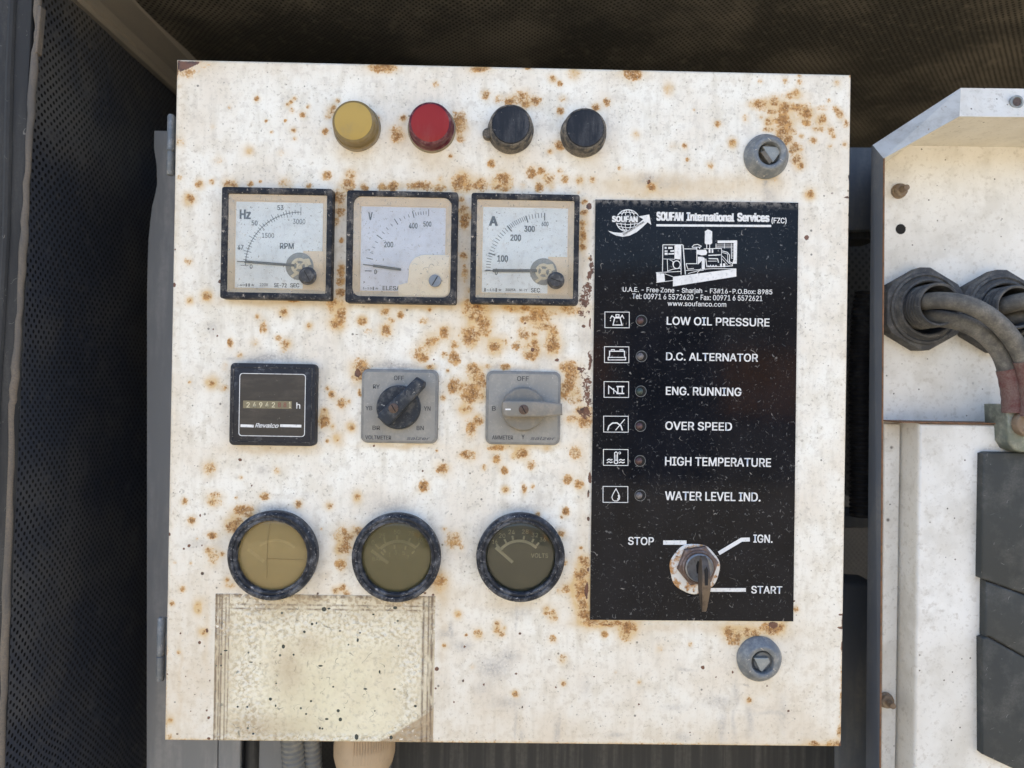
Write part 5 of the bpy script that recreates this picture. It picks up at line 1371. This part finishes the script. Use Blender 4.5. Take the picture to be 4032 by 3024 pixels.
# ------------------------------------------------------------------ terminal box at the right
tb = thing("terminal_box", "open white steel terminal box with chamfered corner and black cable glands, right of the panel", "terminal box", (*at(3700, 3100, 54)[:1], 54, at(3700, 3100, 54)[1]))
inn = ats([(3462, 3400), (3479, 624), (3778, 458), (4500, 466)], 0)
lipy = (16, 9, 7, 7)
out_px = [(3410, 3400), (3436, 571), (3783, 346), (4500, 355)]
outp = [at(x, y_, d) for (x, y_), d in zip(out_px, lipy)]
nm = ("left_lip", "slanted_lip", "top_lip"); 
for i in range(3):
    m = MB()
    a, b2 = inn[i], inn[i + 1]; c, d = outp[i], outp[i + 1]
    ya, yb = lipy[i], lipy[i + 1]
    C_ = at(*out_px[i], ya); D_ = at(*out_px[i + 1], yb)
    t_ = 1.5
    m.v += [(a[0], 0, a[1]), (b2[0], 0, b2[1]), (D_[0], yb, D_[1]), (C_[0], ya, C_[1]), (a[0], t_, a[1]), (b2[0], t_, b2[1]), (D_[0], yb + t_, D_[1]), (C_[0], ya + t_, C_[1])]
    m.f += [(0, 1, 2, 3), (7, 6, 5, 4), (0, 4, 5, 1), (1, 5, 6, 2), (2, 6, 7, 3), (3, 7, 4, 0)]
    lo_ = m.build(nm[i], (M['galv_blue'], M['lip_shaded'], M['box'])[i], tb)  # left and slanted lips of the white box carry their shade as darker colour
    if i == 2:
        hx = at(4001, 403, 3)
        MB().lathe(hx, [(0, 2.6), (3.0, 2.6), (3.2, 2.0), (4.4, 2.2), (4.5, 3.6)], 28).build("screw_hole", M['lock_in'], lo_, smooth=40)
        MB().lathe(hx, [(0, 2.3), (2.7, 2.3)], 24).build("hole", M['screw_brown'], lo_)
# walls running back from the lip and the back sheet
DB = 54
m = MB()
for i in range(3):
    a, b2 = inn[i], inn[i + 1]
    j = len(m.v)
    ea, eb = (at(3468, 3400, DB), at(3484, 640, DB)) if i == 0 else ((at(3484, 640, DB), b2) if i == 1 else (a, b2))
    m.v += [(a[0], 1, a[1]), (b2[0], 1, b2[1]), (eb[0], DB + 1, eb[1]), (ea[0], DB + 1, ea[1])]
    m.f.append((j, j + 1, j + 2, j + 3))
m.build("box_wall", M['box_in'], tb)
m = MB(); m.prism([at(3468, 3400, DB), at(3484, 640, DB), inn[2], inn[3], (inn[3][0], inn[0][1])], DB, DB + 2)
bp = m.build("back_sheet", M['box'], tb)
# raised cover in the lower part
zc = at(3700, 1668, 31)[1]
xa = at(3610, 2300, 31)[0]; xr = inn[3][0]
m = MB(); m.prism([(xa, inn[0][1]), (xr, inn[0][1]), (xr, zc), (xa, zc)], 31, DB + .1, 2.5, seg=4); m.build("raised_cover", M['box'], tb, smooth=40)
xl = at(3484, 2300, DB - 3)[0]; xm = at(3536, 2300, DB - 3)[0]
m = MB(); m.prism([at(3468, 3390, DB - 3), (xm, at(3468, 3390, DB - 3)[1]), (xm, at(3500, 1668, DB - 3)[1]), at(3482, 1668, DB - 3)], DB - 3, DB - .2, .8); m.build("cover_flange", M['box'], tb)
s0, s1 = at(3470, 1664, DB), at(4200, 1672, 30)
m = MB(); m.box(at(3482, 1668, DB - 3)[0], xr, 29.8, DB + .05, zc + .2, zc + 1.0); m.build("rusty_seam", M['rust_edge'], tb)
m = MB(); m.tube([(inn[0][0] + .3, .0, inn[0][1]), (inn[1][0] + .3, .0, inn[1][1])], .55, 6); m.build("rusty_edge", M['rust_edge'], tb)
# studs and hole
for (x, y_, yy) in ((3547, 749, DB), (3494, 2762, DB - 3)):
    c = at(x, y_, yy - 3)
    q_ = MB().lathe(c, [(5.4, yy), (5.4, yy - 1.5), (4.6, yy - 2), (4.6, yy - 4), (4.0, yy - 4.6), (2.4, yy - 4.8), (2.4, yy - 6.5), (2.2, yy - 7), (2.4, yy - 7.5), (2.2, yy - 8), (2.4, yy - 8.5), (2.0, yy - 10.5), (0, yy - 10.5)], 20).build("stud", M['bolt'], tb, smooth=30)
c = at(3547, 902, DB - .3)
MB().lathe(c, [(0, DB - .12), (3.7, DB - .12)], 28).build("drilled_hole", M['slot'], tb)
# black hexagonal glands
def gland(cx, cy, label):
    c = at(cx, cy, 46)
    hp = []
    for a in range(6):
        for da in (-7, 7): hp.append(ray_pt(c, 29.5 * (1 if da else 1), 90 + 60 * a + da))
    p = MB()
    inner = [ray_pt(c, 21, 83 + 360 * i_ / 12) for i_ in range(12)]
    p.frame(hp, inner, 43, DB, 1.2, yi=DB - .5)
    p = p.build("cable_gland", M['gland_black'], tb, smooth=25, label=label)
    MB().lathe(c, [(25.5, 43.2), (25, 41.5), (23.5, 41), (22.5, 42), (21.8, 41.5), (20.5, 38.5), (19.2, 38.2), (18.3, 39), (18, 53)], 56).build("gland_ring", M['gland_black'], p, smooth=35)
    MB().lathe(c, [(18.2, 53.5), (0, 53.5)], 40).build("opening", M['slot'], p)
    pr_ = []
    for k_ in range(8):
        y_ = 52 - k_ * 3.4
        pr_ += [(13.6, y_), (15.2, y_ - .9), (15.2, y_ - 1.7), (13.6, y_ - 2.6)]
    pr_ += [(14.8, 24), (14.2, 23.2), (13, 23.6), (12.6, 30), (12.6, 52)]
    c2 = at(cx + 26, cy - 10, 35)
    MB().lathe((c2[0] - .3, c2[1]), pr_, 48).build("threaded_sleeve", M['gland_black'], p, smooth=25)
    return p
gland(3634, 1217, "whole black hexagonal gland nearest the panel")
gland(3934, 1226, "second black hexagonal gland cut off by the photo edge")

def smoothpath(pts, n=10):
    P = [Vector(p) for p in pts]; P = [P[0] * 2 - P[1]] + P + [P[-1] * 2 - P[-2]]
    out = []
    for i_ in range(1, len(P) - 2):
        for k_ in range(n):
            t_ = k_ / n
            p0, p1, p2, p3 = P[i_ - 1:i_ + 3]
            out.append(.5 * ((2 * p1) + (-p0 + p2) * t_ + (2 * p0 - 5 * p1 + 4 * p2 - p3) * t_ ** 2 + (-p0 + 3 * p1 - 3 * p2 + p3) * t_ ** 3))
    out.append(P[-2]); return out
def cable(px, r, label, red=True, grp="thick dusty cables leaving the glands"):
    pts = []
    for x, y_, d in px:
        a = at(x, y_, d); pts.append((a[0], d, a[1]))
    sp_ = smoothpath(pts)
    cut = int(len(sp_) * .74) if red else len(sp_)
    root = MB(); root.tube([tuple(p_) for p_ in sp_[:cut + 1]], r, 20)
    o = root.build("power_cable", M['cable'], None, pts[0], 60)
    tag(o, label, "cable", grp)
    if red:
        MB().tube([tuple(p_) for p_ in sp_[cut - 1:]], [r * 1.1 + .12 * math.sin(i_ * 1.3) for i_ in range(len(sp_) - cut + 1)], 20).build("red_sleeve", M['shrink'], o, smooth=60)
    return o
cable([(3600, 1190, 50), (3640, 1188, 30), (3700, 1183, 18), (3780, 1192, 12), (3860, 1222, 8), (3940, 1282, 8), (4005, 1365, 10), (4040, 1450, 12), (4052, 1560, 14), (4052, 1640, 14)], 5.7, "upper thick dusty cable curving right out of the gland nearest the panel")
cable([(3600, 1250, 54), (3640, 1252, 38), (3710, 1256, 30), (3800, 1276, 24), (3880, 1322, 20), (3940, 1392, 20), (3968, 1470, 20), (3984, 1560, 20), (3986, 1625, 20)], 5.7, "lower thick dusty cable under the first, ending in a red sleeve")
cable([(3900, 1215, 52), (3950, 1205, 32), (4010, 1190, 24), (4100, 1185, 20), (4200, 1220, 20), (4300, 1320, 22)], 6.0, "upper cable entering the second gland at the photo edge", False)
cable([(3900, 1258, 54), (3950, 1258, 40), (4010, 1250, 34), (4100, 1262, 30), (4200, 1330, 30), (4280, 1450, 32)], 5.6, "lower cable entering the second gland at the photo edge", False)
# lug clamp
lg = thing("cable_lug", "green-grey metal cable clamp with round screws under the red sleeves", "clamp", (*at(4010, 1780, 22)[:1], 22, at(4010, 1780, 22)[1]))
U = ats([(3966, 1594), (3984, 1592), (4110, 1596), (4110, 1782), (4022, 1782), (3992, 1770), (3972, 1738)], 18)
MB().prism(list(reversed(U)), 18, 40, 1.6, seg=3).build("clamp_body", M['lug'], lg, smooth=40)
c = at(4040, 1668, 16)
MB().lathe(c, [(8.6, 18), (8.6, 15), (7.8, 13.6), (6.2, 13.2), (5.6, 14.2), (2.2, 14.2), (2, 15.4), (0, 15.4)], 36).build("clamp_screw", M['bolt'], lg, smooth=35)
c = at(3958, 1668, 30); 
MB().lathe((at(3956, 1668, 28)[0] + 2, at(3956, 1668, 28)[1]), [(6.4, 34), (6.4, 26), (5.4, 24.6), (0, 24.6)], 28).build("side_bolt", M['bolt'], lg, smooth=35)
# grey breaker block
br = thing("circuit_breaker", "dark grey ribbed breaker block at the lower right edge", "circuit breaker", (*at(3950, 3100, 40)[:1], 40, at(3950, 3100, 40)[1]))
segs = [[(3872, 1786), (3890, 1780), (4300, 1786), (4300, 2440), (4032, 2338), (3884, 2285), (3864, 2278)],
        [(3882, 2289), (4032, 2343), (4300, 2446), (4300, 2690), (4032, 2584), (3898, 2507), (3880, 2507)],
        [(3868, 2516), (3888, 2508), (4032, 2588), (4300, 2694), (4300, 3400), (4160, 3120), (3990, 3028), (3870, 2972)]]
for s in segs:
    MB().prism(list(reversed(ats(s, 25))), 25, 30.8, 1.4, seg=3).build("breaker_section", M['breaker'], br, smooth=30)
MB().prism(list(reversed(ats([(3868, 1800), (4300, 1800), (4300, 3300), (4150, 3110), (3990, 3018), (3876, 2960)], 28))), 28, 30.9).build("breaker_core", M['meter_black'], br)

# ------------------------------------------------------------------ yard in front of the machine (lights the panel and shows in its gloss)
def ground_mat():
    t = NT("sandy_ground")
    n_ = t.noise(3, 5, .6)
    col = t.mix(t.ramp(n_, .3, .7), (.33, .285, .20), (.27, .235, .165))
    t.bump(t.noise(30, 5, .7), .5, .02); return t.done(col, .9)
b = MB(); s_ = 120000
b.v += [(-s_, -s_, -1150), (s_, -s_, -1150), (s_, s_, -1150), (-s_, s_, -1150)]; b.f.append((0, 1, 2, 3))
structure(b.build("ground", ground_mat(), None, (0, 0, -1150)))

# the yard building opposite, far behind the viewer: what the glossy label plate mirrors
yb = thing("yard_building", "pale building across the yard with a dark doorway, mirrored in the glossy label plate", "building", (1500, -8000, -1150))
def wallmat(name, c):
    t = NT(name); return t.done(t.mix(t.ramp(t.noise(2, 4), .3, .7), c, tuple(x * .75 for x in c)), .85)
WM = wallmat("yard_wall_paint", (.16, .15, .13)); DM = wallmat("doorway_dark", (.02, .02, .02)); OM = wallmat("rust_orange_door", (.34, .17, .05))
MB().prism([(-6000, -1150), (9000, -1150), (9000, 1500), (-6000, 1500)], -8300, -8000).build("wall", WM, yb)
MB().box(1500, 2600, -7990, -7960, -1150, 900).build("doorway", DM, yb)
MB().box(2700, 4200, -7980, -7900, -300, 500).build("shutter", OM, yb)
MB().box(600, 1300, -7980, -7900, 0, 600).build("shutter", OM, yb)
